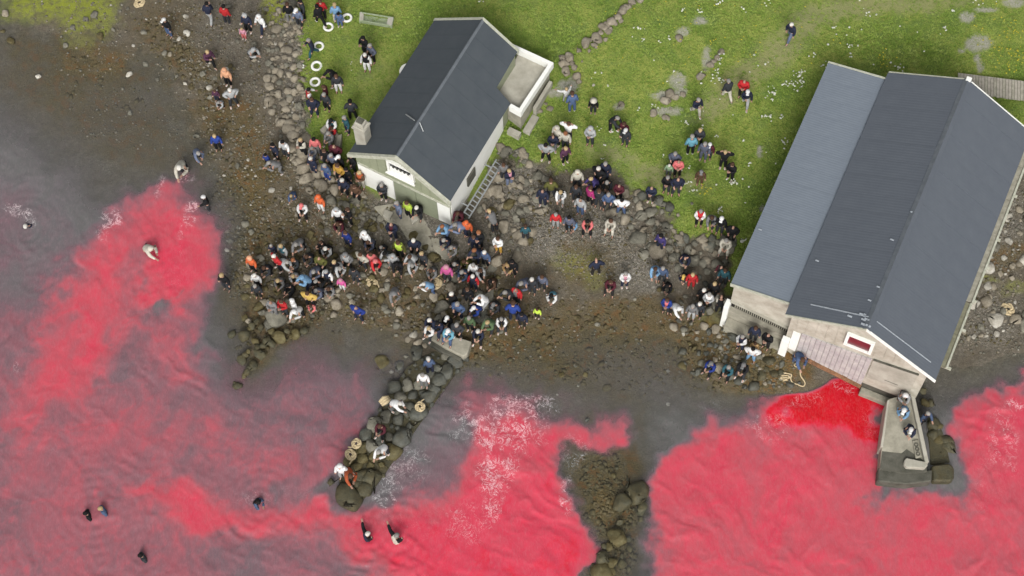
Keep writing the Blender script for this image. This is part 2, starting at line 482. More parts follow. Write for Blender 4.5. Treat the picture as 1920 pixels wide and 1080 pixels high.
b = over(b, .42, sm([(430,1010),(640,1030),(740,1090),(700,1200),(420,1200)], 30) * .85)
b = over(b, .5, sm([(860,735),(1000,735),(1060,790),(960,800),(870,790)], 26) * .9)
b = over(b, .86, sm([(1235,870),(1290,800),(1400,770),(1490,730),(1620,735),(1665,800),(1640,930),(1790,935),(1790,810),(1850,745),(2200,720),(2200,1300),(1190,1300),(1215,970)], 26))
b = over(b, .6, sm([(1380,760),(1480,750),(1500,830),(1400,850)], 34) * .5)
b = over(b, .5, sm([(1880,930),(2000,930),(2000,1100),(1880,1060)], 30) * .3)
b = over(b, 1.35, sm([(1462,775),(1500,745),(1575,712),(1650,755),(1655,830),(1590,838),(1510,812)], 10))
b = over(b, 1.1, sm([(1840,735),(2100,700),(2100,780),(1900,790)], 24) * .7)
b = over(b, .05, sm([(1165,730),(1300,750),(1250,830),(1215,960),(1200,1100),(1085,1200),(1095,960),(1070,900),(1085,838),(1135,845),(1155,800)], 18))
b = over(b, .06, sm([(1655,750),(1790,750),(1800,870),(1790,925),(1640,925),(1640,850)], 12) * .9)
b = over(b, .12, sm([(640,850),(880,680),(860,800),(720,960),(650,970),(600,930)], 18) * .85)
b = over(b, .45, sm([(720,880),(840,800),(860,880),(800,960),(720,980)], 26) * .6)
b = over(b, .08, sm([(305,575),(330,575),(325,592),(295,590)], 8) * .8)
# streaks of thinner and thicker dye, drawn out by the swell
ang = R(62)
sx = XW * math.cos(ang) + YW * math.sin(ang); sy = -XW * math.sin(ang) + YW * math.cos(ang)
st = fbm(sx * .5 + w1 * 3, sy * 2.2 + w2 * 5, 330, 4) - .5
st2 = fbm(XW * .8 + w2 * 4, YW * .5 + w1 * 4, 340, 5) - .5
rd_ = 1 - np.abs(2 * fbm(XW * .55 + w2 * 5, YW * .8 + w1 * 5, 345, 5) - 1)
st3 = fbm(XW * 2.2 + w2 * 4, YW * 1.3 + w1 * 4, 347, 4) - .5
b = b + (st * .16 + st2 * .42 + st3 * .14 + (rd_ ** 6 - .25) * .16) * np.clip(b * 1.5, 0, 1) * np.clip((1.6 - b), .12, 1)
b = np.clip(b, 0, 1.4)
b = b * sstep(-.04, .15, depth + w3 * .08)
opac = np.clip(sstep(.13, .85, depth) * .9 + .03 + b * 1.4, 0, 1) * sstep(-.02, .06, depth)
reef = sm([(1085,830),(1150,830),(1200,880),(1215,960),(1195,1100),(1095,1200),(1100,960),(1070,900)], 14)
opac = opac * (1 - .7 * reef)
foam = np.zeros_like(XW)
for i, (x, y, rx, ry, a, w) in enumerate([(950,800,90,60,-10,.75),(930,880,50,60,20,.7),(1000,760,80,24,8,.6),(870,800,40,50,0,.45),(925,940,25,70,20,.6),(870,980,60,60,0,.35),(210,412,26,28,-50,.85),(190,440,14,22,-40,.5),(357,405,14,34,5,.8),(340,440,10,50,5,.35),(350,335,24,12,0,.45),(300,350,12,30,20,.4),(35,395,30,14,20,.75),(58,415,12,16,0,.7),
     (1500,750,60,20,0,.35),(1580,725,40,14,20,.45),(1440,800,60,40,0,.35),(1340,760,60,20,0,.25),(1630,790,24,50,0,.25),(1540,850,50,40,0,.15),(1880,830,40,90,0,.4),(1900,760,30,16,0,.55),(725,925,30,40,0,.6),(760,880,70,50,-30,.4),(560,930,50,30,0,.22),(480,935,60,22,0,.3),(1080,850,40,50,0,.35),(1062,930,16,50,0,.5),(800,980,200,60,0,.2),(1480,900,200,60,0,.16),
     (320,520,40,40,0,.2),(30,690,10,20,0,.4),(1850,900,60,100,0,.22),(1000,930,120,60,0,.12),(690,1000,60,30,0,.15),(750,1020,50,30,0,.2),(395,150,1,1,0,0)]):
    c, s_ = math.cos(R(a)), math.sin(R(a))
    u = ((UX - x) * c + (UY - y) * s_) / rx; v = (-(UX - x) * s_ + (UY - y) * c) / ry
    r = np.hypot(u, v) + w3 * .8
    foam = np.maximum(foam, w * (1 - sstep(.35, 1.25, r)))
foam *= sstep(.02, .1, depth)
# small real swell plus rings round the waders
ZW = (fbm(XW * .9 + YW * .5 + w1 * 6, YW * .35 - XW * .2 + w2 * 4, 350, 4) - .5) * .085 + (fbm(XW * 1.1 + w1 * 3, YW * 1.6 + w2 * 3, 355, 3) - .5) * .03
def crest(th, f1, f2, seed):
    c_, s__ = math.cos(R(th)), math.sin(R(th))
    u = XW * c_ + YW * s__ + w1 * 2.2 + w3 * .35; v = -XW * s__ + YW * c_
    return (1 - np.abs(2 * fbm(u * f1, v * f2, seed, 3) - 1)) ** 2
msk = sstep(.4, .6, fbm(XW * .16, YW * .16, 362, 2))
ZW += .075 * (crest(12, 1.25, .42, 364) * (1 - msk) + crest(48, 1.35, .45, 366) * msk) * (.5 + sstep(.35, .65, fbm(XW * .3, YW * .3, 368, 2)))
for (x, y, w) in [(170,958,1),(188,955,.6),(265,1040,.7),(486,942,1),(690,1000,1),(745,1005,1.2),(50,425,1),(290,470,.7),(338,325,.6),(382,375,.8),(420,530,.7),(1745,790,.5)]:
    c = at(x, y, 0)
    r = np.hypot(XW - c[0], YW - c[1])
    ZW = ZW + w * .02 * np.sin(r * 13) * np.exp(-r * .55) * sstep(.25, .6, r)
ZW *= sstep(.0, .6, depth)
FX2, FY2 = len(WX), len(WY)
V = np.stack([XW, YW, ZW], -1).reshape(-1, 3)
idx = np.arange(FX2 * FY2).reshape(FY2, FX2)
F = np.stack([idx[:-1, :-1], idx[:-1, 1:], idx[1:, 1:], idx[1:, :-1]], -1).reshape(-1, 4)
# leave out cells that lie well under dry land
hmin = np.minimum.reduce([HW[:-1, :-1], HW[:-1, 1:], HW[1:, 1:], HW[1:, :-1]]).ravel()
F = F[hmin < .12]
wme = mesh_np('sea', V, F); smooth(wme)
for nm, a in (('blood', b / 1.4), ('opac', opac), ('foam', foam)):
    at_ = wme.attributes.new(nm, 'FLOAT', 'POINT')
    at_.data.foreach_set('value', a.astype(np.float32).ravel())
t = NT('sea_material')
strk = t.mapv((2.0, 1.0, 1), (0, 0, R(24)))
sn = t.noise(1.3, 5, .6, strk, .6)
fine = t.noise(3.4, 4, .6, strk, 1.4)
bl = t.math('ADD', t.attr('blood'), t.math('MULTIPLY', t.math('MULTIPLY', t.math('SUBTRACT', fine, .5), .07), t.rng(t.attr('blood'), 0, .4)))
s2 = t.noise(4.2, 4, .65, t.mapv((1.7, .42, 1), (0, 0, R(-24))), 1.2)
bl = t.math('ADD', bl, t.math('MULTIPLY', t.math('MULTIPLY', t.math('SUBTRACT', s2, .5), .12), t.math('MULTIPLY', t.rng(t.attr('blood'), .04, .3), t.rng(t.attr('blood'), .6, .8, 1, .35))))  # light and dark wave streaks of sky reflection painted into the blood amount
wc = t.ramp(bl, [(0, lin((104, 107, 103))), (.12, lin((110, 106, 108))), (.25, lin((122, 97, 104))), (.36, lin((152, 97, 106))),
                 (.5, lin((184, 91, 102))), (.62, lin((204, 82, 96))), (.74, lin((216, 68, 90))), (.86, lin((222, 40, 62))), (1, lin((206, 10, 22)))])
wc = t.mix(t.rng(fine, .45, .75, 0, .16), wc, lin((176, 150, 158)))  # pale mauve wave highlights painted into the water colour
gn = t.n('ShaderNodeVectorMath', operation='SCALE'); t.l(wc, gn.inputs[0]); t.l(t.rng(t.attr('opac'), 0, 1, 1.35, 1.0), gn.inputs['Scale']); wc = gn.outputs[0]
fn = t.noise(2.6, 7, .7, None, 1.0)
fn2 = t.voro(6.5, 'DISTANCE_TO_EDGE', 'Distance', t.mapv((1, 1, 1)))
rdg = t.math('SUBTRACT', 1.0, t.math('ABSOLUTE', t.math('SUBTRACT', t.math('MULTIPLY', fn, 2.0), 1.0)))
fth = t.math('ADD', rdg, t.math('MULTIPLY', t.attr('foam'), .17))
ff = t.rng(fth, 1.015, 1.06)
ff = t.math('MULTIPLY', ff, t.rng(t.noise(1.7, 4, .7), .42, .54))
ff = t.math('MULTIPLY', ff, t.rng(t.noise(16, 4, .7), .35, .55))
ff = t.math('MULTIPLY', ff, t.rng(t.attr('foam'), .03, .15))
dif = t.n('ShaderNodeBsdfDiffuse'); t.l(wc, dif.inputs[0])
fo = t.n('ShaderNodeBsdfDiffuse'); fo.inputs[0].default_value = lin((232, 196, 200))
bo = t.rng(t.attr('blood'), .1, .4)
t.l(t.mix(bo, lin((190, 192, 192)), lin((236, 186, 192))), fo.inputs[0])
tr = t.n('ShaderNodeBsdfTransparent'); tr.inputs[0].default_value = (.90, .92, .91, 1)
gl = t.n('ShaderNodeBsdfGlossy'); gl.inputs['Roughness'].default_value = .12
bmp = t.bump(t.math('ADD', t.math('MULTIPLY', sn, .7), t.math('MULTIPLY', s2, .3)), 1.0, .04)
bmp2 = t.bump(t.noise(5, 3, .6, None, 1.5), .2, .02, bmp)
fr = t.n('ShaderNodeFresnel'); fr.inputs[0].default_value = 1.33
t.l(bmp2, fr.inputs['Normal']); t.l(bmp2, gl.inputs['Normal']); t.l(bmp, dif.inputs['Normal'])
m1 = t.n('ShaderNodeMixShader'); t.l(t.attr('opac'), m1.inputs[0]); t.l(tr.outputs[0], m1.inputs[1]); t.l(dif.outputs[0], m1.inputs[2])
m2 = t.n('ShaderNodeMixShader'); bf = t.n('ShaderNodeNewGeometry').outputs['Backfacing']
t.l(t.math('MULTIPLY', fr.outputs[0], t.math('SUBTRACT', 1.0, bf)), m2.inputs[0]); t.l(m1.outputs[0], m2.inputs[1]); t.l(gl.outputs[0], m2.inputs[2])
m3 = t.n('ShaderNodeMixShader'); t.l(ff, m3.inputs[0]); t.l(m2.outputs[0], m3.inputs[1]); t.l(fo.outputs[0], m3.inputs[2])
t.l(m3.outputs[0], t.out.inputs[0])
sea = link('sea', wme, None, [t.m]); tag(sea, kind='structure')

# ------------------------------------------------------------------ stones
def rock_mesh(seed, sub=2, flat=.75, cuts=9):
    rnd = random.Random(seed)
    bm = bmesh.new()
    if seed % 3:
        for _ in range(15):
            d = Vector((rnd.gauss(0, 1), rnd.gauss(0, 1), rnd.gauss(0, 1))).normalized() * rnd.uniform(.8, 1.05)
            bm.verts.new(d)
        r_ = bmesh.ops.convex_hull(bm, input=bm.verts)
        bmesh.ops.delete(bm, geom=[g for g in r_['geom_interior'] if isinstance(g, bmesh.types.BMVert)], context='VERTS')
        bmesh.ops.dissolve_limit(bm, angle_limit=R(18), verts=bm.verts, edges=bm.edges)
        bmesh.ops.bevel(bm, geom=bm.edges[:], offset=.16, segments=2, affect='EDGES', profile=.6)
        bmesh.ops.triangulate(bm, faces=bm.faces)
        cuts = 0; sub = 2
    else:
        bmesh.ops.create_icosphere(bm, subdivisions=sub, radius=1.0)
    for _ in range(cuts):
        n = Vector((rnd.gauss(0, 1), rnd.gauss(0, 1), rnd.gauss(0, .7))).normalized()
        d = rnd.uniform(.48, .86)
        for v in bm.verts:
            k = v.co.dot(n) - d
            if k > 0: v.co -= n * k * .88
    off = Vector((rnd.uniform(0, 50), rnd.uniform(0, 50), 0))
    from mathutils import noise
    for v in bm.verts:
        v.co *= 1 + .16 * noise.noise(v.co * 1.6 + off)
        v.co.z *= flat
    me = bpy.data.meshes.new('stone'); bm.to_mesh(me); bm.free()
    # normalise footprint to radius 1
    k = 4 / (max(v.co.x for v in me.vertices) - min(v.co.x for v in me.vertices) + max(v.co.y for v in me.vertices) - min(v.co.y for v in me.vertices))
    for v in me.vertices: v.co *= k
    if sub > 1: smooth(me)
    return me

def rock_mat(name, a, b_, c_, rough=.9, moss=0.0, spec=.2):
    t = NT(name)
    p = t.pos()
    oi = t.n('ShaderNodeObjectInfo').outputs['Random']
    col = t.ramp(t.rng(t.noise(2.2, 6, .7, p), .3, .7), [(0, lin(a)), (.5, lin(b_)), (1, lin(c_))])
    v = t.rng(oi, 0, 1, .78, 1.16)
    hs = t.n('ShaderNodeHueSaturation'); t.l(v, hs.inputs['Value']); t.l(col, hs.inputs['Color'])
    col = hs.outputs[0]
    sp = t.rng(t.noise(26, 4, .8, p), .55, .7, 0, .5)
    col = t.mix(sp, col, lin(tuple(min(255, q + 34) for q in c_)))
    dk = t.rng(t.noise(9, 5, .8, p), .58, .72, 0, .55)
    col = t.mix(dk, col, lin(tuple(q * .6 for q in a)))
    if moss:
        nz = t.n('ShaderNodeSeparateXYZ'); t.l(t.pos(), nz.inputs[0])
        mf = t.math('MULTIPLY', t.rng(t.noise(3.1, 5, .75, p), .42, .62), moss)
        col = t.mix(mf, col, t.mix(t.noise(18, 3, .6, p), lin((60, 52, 26)), lin((108, 92, 50))))
    t.bsdf(col, rough, t.bump(t.noise(9, 6, .75, p), .7, .06), 0, spec)
    return t.m

M = {}
M['rock_dry'] = rock_mat('rock_dry', (118, 110, 94), (148, 139, 122), (172, 164, 147))
M['rock_grey'] = rock_mat('rock_grey', (96, 94, 84), (124, 121, 108), (148, 144, 130), .8)
M['rock_wet'] = rock_mat('rock_wet', (62, 64, 59), (86, 88, 80), (108, 108, 98), .6, .25, .4)
M['rock_weed'] = rock_mat('rock_weed', (70, 66, 42), (102, 95, 64), (128, 119, 84), .7, .7, .3)
M['rock_dark'] = rock_mat('rock_dark', (56, 56, 42), (78, 76, 58), (102, 96, 72), .65, .4, .3)
M['rock_pale'] = rock_mat('rock_pale', (150, 144, 130), (182, 177, 164), (212, 208, 198))
ROCKS = [rock_mesh(100 + i, 2, .72) for i in range(14)]
for me in ROCKS: me.materials.append(M['rock_dry'])
taken = []      # (x, y, r) of every stone set so far

def put_rock(parent, px, py, dpx, mat='rock_dry', sink=.35, name='stone', asp=None, ang=None, hgt_=None, zadd=0, rnd=random):
    g = on_ground(px, py)
    r = dpx / 35.4 / 2
    o = bpy.data.objects.new(name, rnd.choice(ROCKS))
    COL.objects.link(o)
    asp = asp or rnd.uniform(.72, 1.0)
    h = hgt_ or rnd.uniform(.7, 1.0)
    o.scale = (r * 1.06, r * asp * 1.06, r * h)
    o.rotation_euler = (rnd.uniform(-.15, .15), rnd.uniform(-.15, .15), R(ang) if ang is not None else rnd.uniform(0, 6.28))
    o.location = (g[0], g[1], g[2] + r * h * .72 * (1 - 2 * sink) + zadd)
    o.parent = parent
    if mat != 'rock_dry':
        o.material_slots[0].link = 'OBJECT'; o.material_slots[0].material = M[mat]
    taken.append((g[0], g[1], r * .8))
    return o

def inside(P, x, y):
    return poly_sd(np.array([x], float), np.array([y], float), P)[0] > 0

def fill(parent, P, dmin, dmax, nmax, mats, pack=.86, sink=.35, seed=1, tries=60, power=1.5, name='stone'):
    rnd = random.Random(seed)
    xs = [p[0] for p in P]; ys = [p[1] for p in P]
    cnt = 0; c0 = len(taken)
    for k in range(nmax * tries):
        if cnt >= nmax: break
        f = 1 - (k / (nmax * tries))
        d = dmin + (dmax - dmin) * (rnd.random() ** power) * f
        x = rnd.uniform(min(xs), max(xs)); y = rnd.uniform(min(ys), max(ys))
        if not inside(P, x, y): continue
        g = at(x, y, .5); r = d / 70.8
        if any((g[0] - a) ** 2 + (g[1] - b_) ** 2 < ((r * .8 + c) * pack) ** 2 for a, b_, c in taken): continue
        put_rock(parent, x, y, d, rnd.choice(mats), sink, name, rnd=rnd)
        cnt += 1
    return cnt

def bank(label, cat='rock bank', name='boulder_bank', at_px=(0, 0)):
    o = empty(name)
    g = on_ground(*at_px)
    o.location = (0, 0, 0)
    return tag(o, label, cat)

def lst(parent, ox, oy, k, pts, mats, **kw):
    rnd = random.Random(len(pts) * 7 + int(ox))
    for p in pts:
        put_rock(parent, ox + p[0] / k, oy + p[1] / k, p[2] / k * 1.12, p[3] if len(p) > 3 else rnd.choice(mats), rnd=rnd, **kw)

W = bank('long stone jetty of fitted dark boulders running down into the red water', 'jetty', 'stone_jetty')
# jetty: raised core, then the stones
core = [(850,656),(880,664),(700,920),(672,945),(640,930),(636,900),(660,868),(728,745),(765,690),(810,662)]
m = MB(); cp = [at(x, y, 0)[:2] for x, y in core][::-1]
m.prism([tuple(p) for p in cp], -1.6, .16)
jc = m.build('core', M['rock_dark'], W)
JET = [(800,225,74),(755,285,78),(710,330,80),(685,375,72),(655,415,72),(595,510,88),(550,580,80),(500,640,98),(455,715,88),(395,790,96),(335,865,110),(300,930,86),
 (740,200,52),(700,262,50),(660,300,50),(540,355,62),(465,370,72),(570,410,58),(610,345,64),(615,395,30),(390,490,62),(425,530,58),(490,540,62),(450,580,72),(350,570,92),(310,630,70),(385,632,80),(340,690,66),(385,685,56),
 (295,700,62),(290,762,58),(332,795,40),(262,800,50),(212,770,56),(120,885,76),(225,962,122),(500,420,60),(530,460,60),(530,510,50),(455,470,44),(475,505,40),(420,445,40),(440,640,44),(250,720,40),(355,745,60),(230,830,60),(290,850,70),(270,900,60),(180,830,60),(560,470,46),(610,455,50),(580,560,30),(425,755,30),(480,590,30)]
for i, p in enumerate(JET):
    mt = 'rock_wet' if p[1] < 700 else ('rock_weed' if p[1] < 820 else 'rock_dark')
    if i >= 12 and p[1] < 700 and i % 3 == 0: mt = 'rock_grey'
    x, y = 580 + p[0] / 2.918, 600 + p[1] / 2.918
    g = at(x, y, .25); r = p[2] * 1.2 / 2.918 / 70.8
    o = bpy.data.objects.new('stone', ROCKS[i % 14]); COL.objects.link(o); o.parent = W
    o.scale = (r * 1.08, r * .92, r * .85); o.location = (g[0], g[1], .22); o.rotation_euler = (0, 0, random.uniform(0, 6.28))
    o.material_slots[0].link = 'OBJECT'; o.material_slots[0].material = M[mt]
    taken.append((g[0], g[1], r * .85))
rj = random.Random(5)
for k in range(2600):        # smaller stones between
    x = rj.uniform(605, 885); y = rj.uniform(650, 960); d = rj.uniform(10, 24) * (1 - k / 4000)
    if not inside(core, x, y): continue
    g = at(x, y, .2); r = d / 70.8
    if any((g[0] - a) ** 2 + (g[1] - b_) ** 2 < ((r + c) * .84) ** 2 for a, b_, c in taken): continue
    o = bpy.data.objects.new('stone', rj.choice(ROCKS)); COL.objects.link(o); o.parent = W
    o.scale = (r, r * .85, r); o.location = (g[0], g[1], .14); o.rotation_euler = (0, 0, rj.uniform(0, 6.28))
    o.material_slots[0].link = 'OBJECT'; o.material_slots[0].material = M['rock_wet' if y < 830 else 'rock_dark']
    taken.append((g[0], g[1], r))
lst(W, 580, 600, 2.918, [(530,200,78,'rock_grey'),(595,185,72,'rock_wet'),(595,125,46),(570,85,42,'rock_pale'),(540,105,38),(475,85,28),(630,140,34),(475,30,44),(410,335,24),(625,215,40),(450,285,22,'rock_pale')], ['rock_dry', 'rock_grey'])
lst(W, 580, 600, 2.918, [(410,240,110,'rock_weed'),(480,300,90,'rock_weed'),(450,350,60,'rock_weed'),(330,450,60,'rock_weed'),(500,260,60,'rock_wet')], ['rock_weed'], sink=.42)

B_SP = bank('low spit of seaweed covered rocks trailing into grey water left of the jetty', 'rock spit', 'rock_spit')
lst(B_SP, 380, 560, 5.4, [(305,385,84),(425,395,120),(545,450,90),(660,450,110),(785,420,130),(575,580,120),(410,640,100),(440,590,70),(455,770,90),(430,800,60),(360,905,85),(330,880,40),(950,380,110),(1030,350,100),(640,400,90),(560,520,80),(470,560,60),(520,690,90),(490,720,60),(620,500,80),(720,480,80),(850,440,60),(510,300,70),(440,215,90),(560,250,80),(600,310,90),(480,330,60),(700,350,80),(860,350,60),(900,400,60),(1180,200,60),(1100,250,50),(1210,160,50)], ['rock_weed', 'rock_dark', 'rock_dark'], sink=.32, zadd=.24)
put_rock(B_SP, 519, 598, 44, 'rock_grey', .2, asp=.85, hgt_=1.1)
put_rock(B_SP, 505, 610, 26, 'rock_grey', .3)
put_rock(B_SP, 515, 637, 14, 'rock_dry', .2, asp=.3, ang=-55)

B_RF = bank('half sunken reef of brown rocks and weed between two red pools', 'reef', 'rock_reef')
lst(B_RF, 1000, 760, 3.373, [(655,570,150),(560,630,105),(545,750,140),(530,850,125),(600,850,40),(605,910,44),(430,975,100),(690,665,70),(635,665,60),(680,725,36),(768,725,34),(560,1010,60),(430,1060,130),(500,1000,70),(505,450,34),(525,400,26),(560,960,40),(480,900,50),(450,900,40),(600,1040,30),(595,475,18),(640,610,50),(620,560,60),(520,950,50),(380,1040,60),(490,1060,60)], ['rock_weed', 'rock_dark', 'rock_dark'], sink=.3, zadd=.1)

B_W = bank('long bank of beige boulders dividing the tidal beach from the green lawn', 'rock bank')
lst(B_W, 360, 170, 6, [(860,60,75),(870,130,120),(900,240,100),(1060,205,110),(1000,380,120),(1090,450,150),(1160,530,160),(1130,660,120),(1240,720,160),(1170,810,130),(1260,885,140),(1300,1000,190),(1400,950,110),(1450,1050,140),(1100,100,90),(1200,440,80),(1180,300,90),(975,240,50),(1060,300,80)], ['rock_dry'], sink=.3)
lst(B_W, 360, 0, 6.353, [(1110,425,150),(1160,600,110),(1100,600,100),(1100,690,90),(1210,800,90),(1000,850,90),(925,1040,130),(970,970,60),(1120,300,70),(1200,490,100),(1060,880,110),(1280,850,60),(1240,650,90),(1180,720,80)], ['rock_dry'], sink=.3)
lst(B_W, 540, 230, 6, [(225,640,150),(330,600,120),(390,720,140),(530,770,130),(490,650,90),(200,530,110),(60,150,140),(150,195,100),(140,430,110),(300,370,90),(60,410,90),(110,620,60)], ['rock_dry'], sink=.25)
fill(B_W, [(520,0),(560,0),(570,160),(580,270),(640,330),(700,380),(640,400),(590,370),(550,320),(520,240),(500,160),(505,60)], 7, 24, 200, ['rock_dry', 'rock_dry', 'rock_grey'], .8, seed=3)

B_C = bank('jumbled grey and mossy boulders below the white boathouse where the crowd stands', 'rock bank')
lst(B_C, 800, 370, 7.385, [(1070,420,170),(970,880,170),(905,990,120),(870,880,90),(1050,530,120),(1090,230,110),(1240,290,120),(1080,130,100),(1340,30,150),(1400,170,110),(1500,200,90),(900,710,90),(840,940,60)], ['rock_grey', 'rock_dry'], sink=.3)
lst(B_C, 620, 460, 7.385, [(440,415,90),(790,490,60),(790,580,110),(715,630,100),(930,660,95),(265,700,100),(290,790,110),(100,630,90),(1280,825,70),(1350,250,150),(1540,870,200),(470,740,50),(50,965,110),(410,525,45),(550,365,45),(915,1050,70),(575,1010,110),(1410,390,70),(1470,300,50),(1580,540,90),(1800,640,60)], ['rock_grey', 'rock_dry'], sink=.3)
lst(B_C, 440, 340, 7.385, [(155,590,110,'rock_grey'),(240,700,90,'rock_grey'),(635,745,85),(690,590,80),(820,390,75),(865,470,80),(965,575,80),(1240,500,75),(1020,960,110),(1380,900,60),(1550,560,60),(1800,400,80),(1700,560,80),(1290,700,90),(1830,600,80),(1700,420,70),(1800,300,70),(1680,300,60),(1900,500,70)], ['rock_grey', 'rock_dry', 'rock_weed'], sink=.35)
lst(B_C, 900, 140, 6, [(230,850,90),(450,970,160),(300,960,90),(560,1010,90)], ['rock_dry'])
fill(B_C, [(560,440),(640,400),(720,385),(740,410),(860,500),(900,440),(930,380),(1010,370),(990,480),(940,560),(900,640),(820,600),(700,580),(560,600),(470,620),(450,540),(480,470)], 7, 27, 290, ['rock_grey', 'rock_dry', 'rock_weed', 'rock_weed'], .9, seed=4)
# big tilted slabs beside the crowd
def slab_rock(parent, pts, zs, th, mat, name='slab'):
    q = [at(x, y, z) for (x, y), z in zip(pts, zs)]
    return MB().slab([tuple(p) for p in q][::-1], th).build(name, M[mat], parent, False, .05)
slab_rock(B_C, [(926,536),(925,560),(912,578),(893,572),(903,556)], [.75] * 5, .5, 'rock_grey')
slab_rock(B_C, [(902,575),(914,580),(908,598),(898,606),(878,592),(886,578)], [.6] * 6, .4, 'rock_wet')
slab_rock(B_C, [(850,562),(862,548),(880,568),(876,590),(862,590)], [.5] * 5, .4, 'rock_grey')
slab_rock(B_C, [(820,570),(828,566),(838,590),(842,604),(830,598)], [.5] * 5, .3, 'rock_dry')

B_E = bank('bank of big rounded boulders between the gravel beach and the grey shed', 'rock bank')
lst(B_E, 1180, 360, 7.2, [(140,200,135),(160,330,140),(290,280,140),(280,420,130),(425,440,150),(200,525,150),(120,640,240),(370,800,240),(525,770,115),(410,150,80),(440,270,70),(655,320,160),(845,160,95),(600,530,80),(700,690,120),(800,780,130),(850,800,110),(1080,750,150),(1200,690,110),(960,830,110),(850,940,160),(1030,925,130),(1190,990,150),(1300,960,90),(630,880,120),(590,650,90),(640,790,60),(715,820,60),(550,660,70),(460,560,80),(890,700,90),(1160,830,90),(340,560,80),(20,470,90),(60,120,60),(330,180,50),(1230,830,110)], ['rock_grey', 'rock_grey', 'rock_dry'], sink=.28)
lst(B_E, 1080, 460, 6, [(1500,760,270,'rock_grey'),(1290,890,170,'rock_grey'),(1440,210,110),(1340,180,110),(1090,150,110),(1480,300,80),(1540,450,80),(1470,500,60),(1340,600,60),(1230,580,50),(1180,640,50)], ['rock_grey'], sink=.2)
lst(B_E, 1280, 560, 6.75, [(350,600,80),(150,640,110),(190,930,100),(20,830,60),(100,340,90),(330,420,80),(420,600,60),(1090,790,140,'rock_dark'),(1250,830,90),(300,700,80),(250,540,80),(90,580,70),(1150,650,80),(1050,620,60),(640,640,60),(900,900,120,'rock_dark'),(1010,980,130,'rock_dark'),(1160,950,110,'rock_dark'),(820,960,90,'rock_dark'),(700,930,80,'rock_weed'),(1060,900,80,'rock_dark'),(1240,930,80,'rock_dark')], ['rock_wet', 'rock_weed'], sink=.3)
fill(B_E, [(1165,350),(1250,380),(1290,450),(1375,440),(1365,520),(1350,600),(1440,670),(1500,720),(1400,730),(1310,680),(1270,600),(1340,540),(1250,500),(1190,470),(1140,400)], 7, 26, 190, ['rock_grey', 'rock_dry', 'rock_wet'], .86, seed=8)

B_H = bank('rough cobbles and flat rocks along the right side of the white boathouse', 'rock bank', 'cobble_bank')
lst(B_H, 960, 0, 4, [(215,770,75),(255,780,60),(210,835,50),(285,820,55)], ['rock_dry'])
fill(B_H, [(935,275),(985,285),(1000,320),(1060,360),(1040,400),(960,400),(890,400),(920,340)], 7, 26, 120, ['rock_dry', 'rock_grey'], .84, seed=11)
fill(B_H, [(690,380),(760,400),(730,420),(700,440),(640,430),(620,410)], 7, 20, 60, ['rock_grey', 'rock_weed'], .84, seed=12)

SWL = bank('curved dry stone wall of mossy stones crossing the green meadow', 'stone wall', 'stone_wall')
lst(SWL, 960, 0, 4, [(920,30,75),(830,85,78),(795,135,62),(745,165,72),(680,215,68),(640,290,80),(700,300,45),(555,335,85),(620,345,52),(500,390,92),(430,440,95),(470,510,50),(395,490,80),(485,575,60),(500,615,50),(410,540,70),(525,465,50),(580,385,36),(740,225,40),(815,160,40),(880,50,50),(960,0,60),(600,300,50),(660,250,50),(780,185,36),(450,480,50),(710,190,50),(770,120,50),(380,440,50),(860,60,60),(900,20,60),(720,240,60),(580,310,60),(660,310,50)], ['rock_dry'], sink=.18)
SW2 = bank('short row of old wall stones half buried in the meadow grass', 'stone wall', 'stone_wall')
lst(SW2, 960, 0, 4, [(1415,575,85),(1490,490,66),(1535,440,58),(1570,390,46),(1515,460,40),(1445,530,40)], ['rock_dry'], sink=.3)
for o_ in (SWL, SW2): o_['group'] = 'old stone walls in the meadow'
CL = bank('cluster of loose grey stones lying in the meadow below the pale rock patch', 'rocks', 'stone_cluster')
lst(CL, 960, 0, 4, [(1180,705,80),(1150,755,76),(1190,820,52),(1062,850,62),(1145,880,60),(1225,730,50),(1170,890,50),(1280,710,50)], ['rock_dry'], sink=.3)
for (x, y, d, lb, mt) in [(1250,290,60,'flat round grey stone alone in the upper meadow','rock_dry'),(820,785,55,'pale oval stone in the lawn right of the person in a hat','rock_dry'),(610,640,26,'small pale stone in the lawn just right of the stone wall end','rock_pale'),
                       (288,580,52,'pale round stone alone in the grey water at the left','rock_pale'),(45,105,60,'grey boulder by the bright green algae at the top left','rock_dry'),(755,278,58,'yellowish stone at the lower edge of the green algae','rock_weed'),(970,560,50,'pale pointed stone in shallow water left of the hikers','rock_pale')]:
    o = put_rock(None, x / 4 + (960 if 'lawn' in lb or 'meadow' in lb else 0), y / 4, d / 4 * 1.15, mt, .25, 'lone_stone')
    tag(o, lb, 'stone', 'single stones lying about')
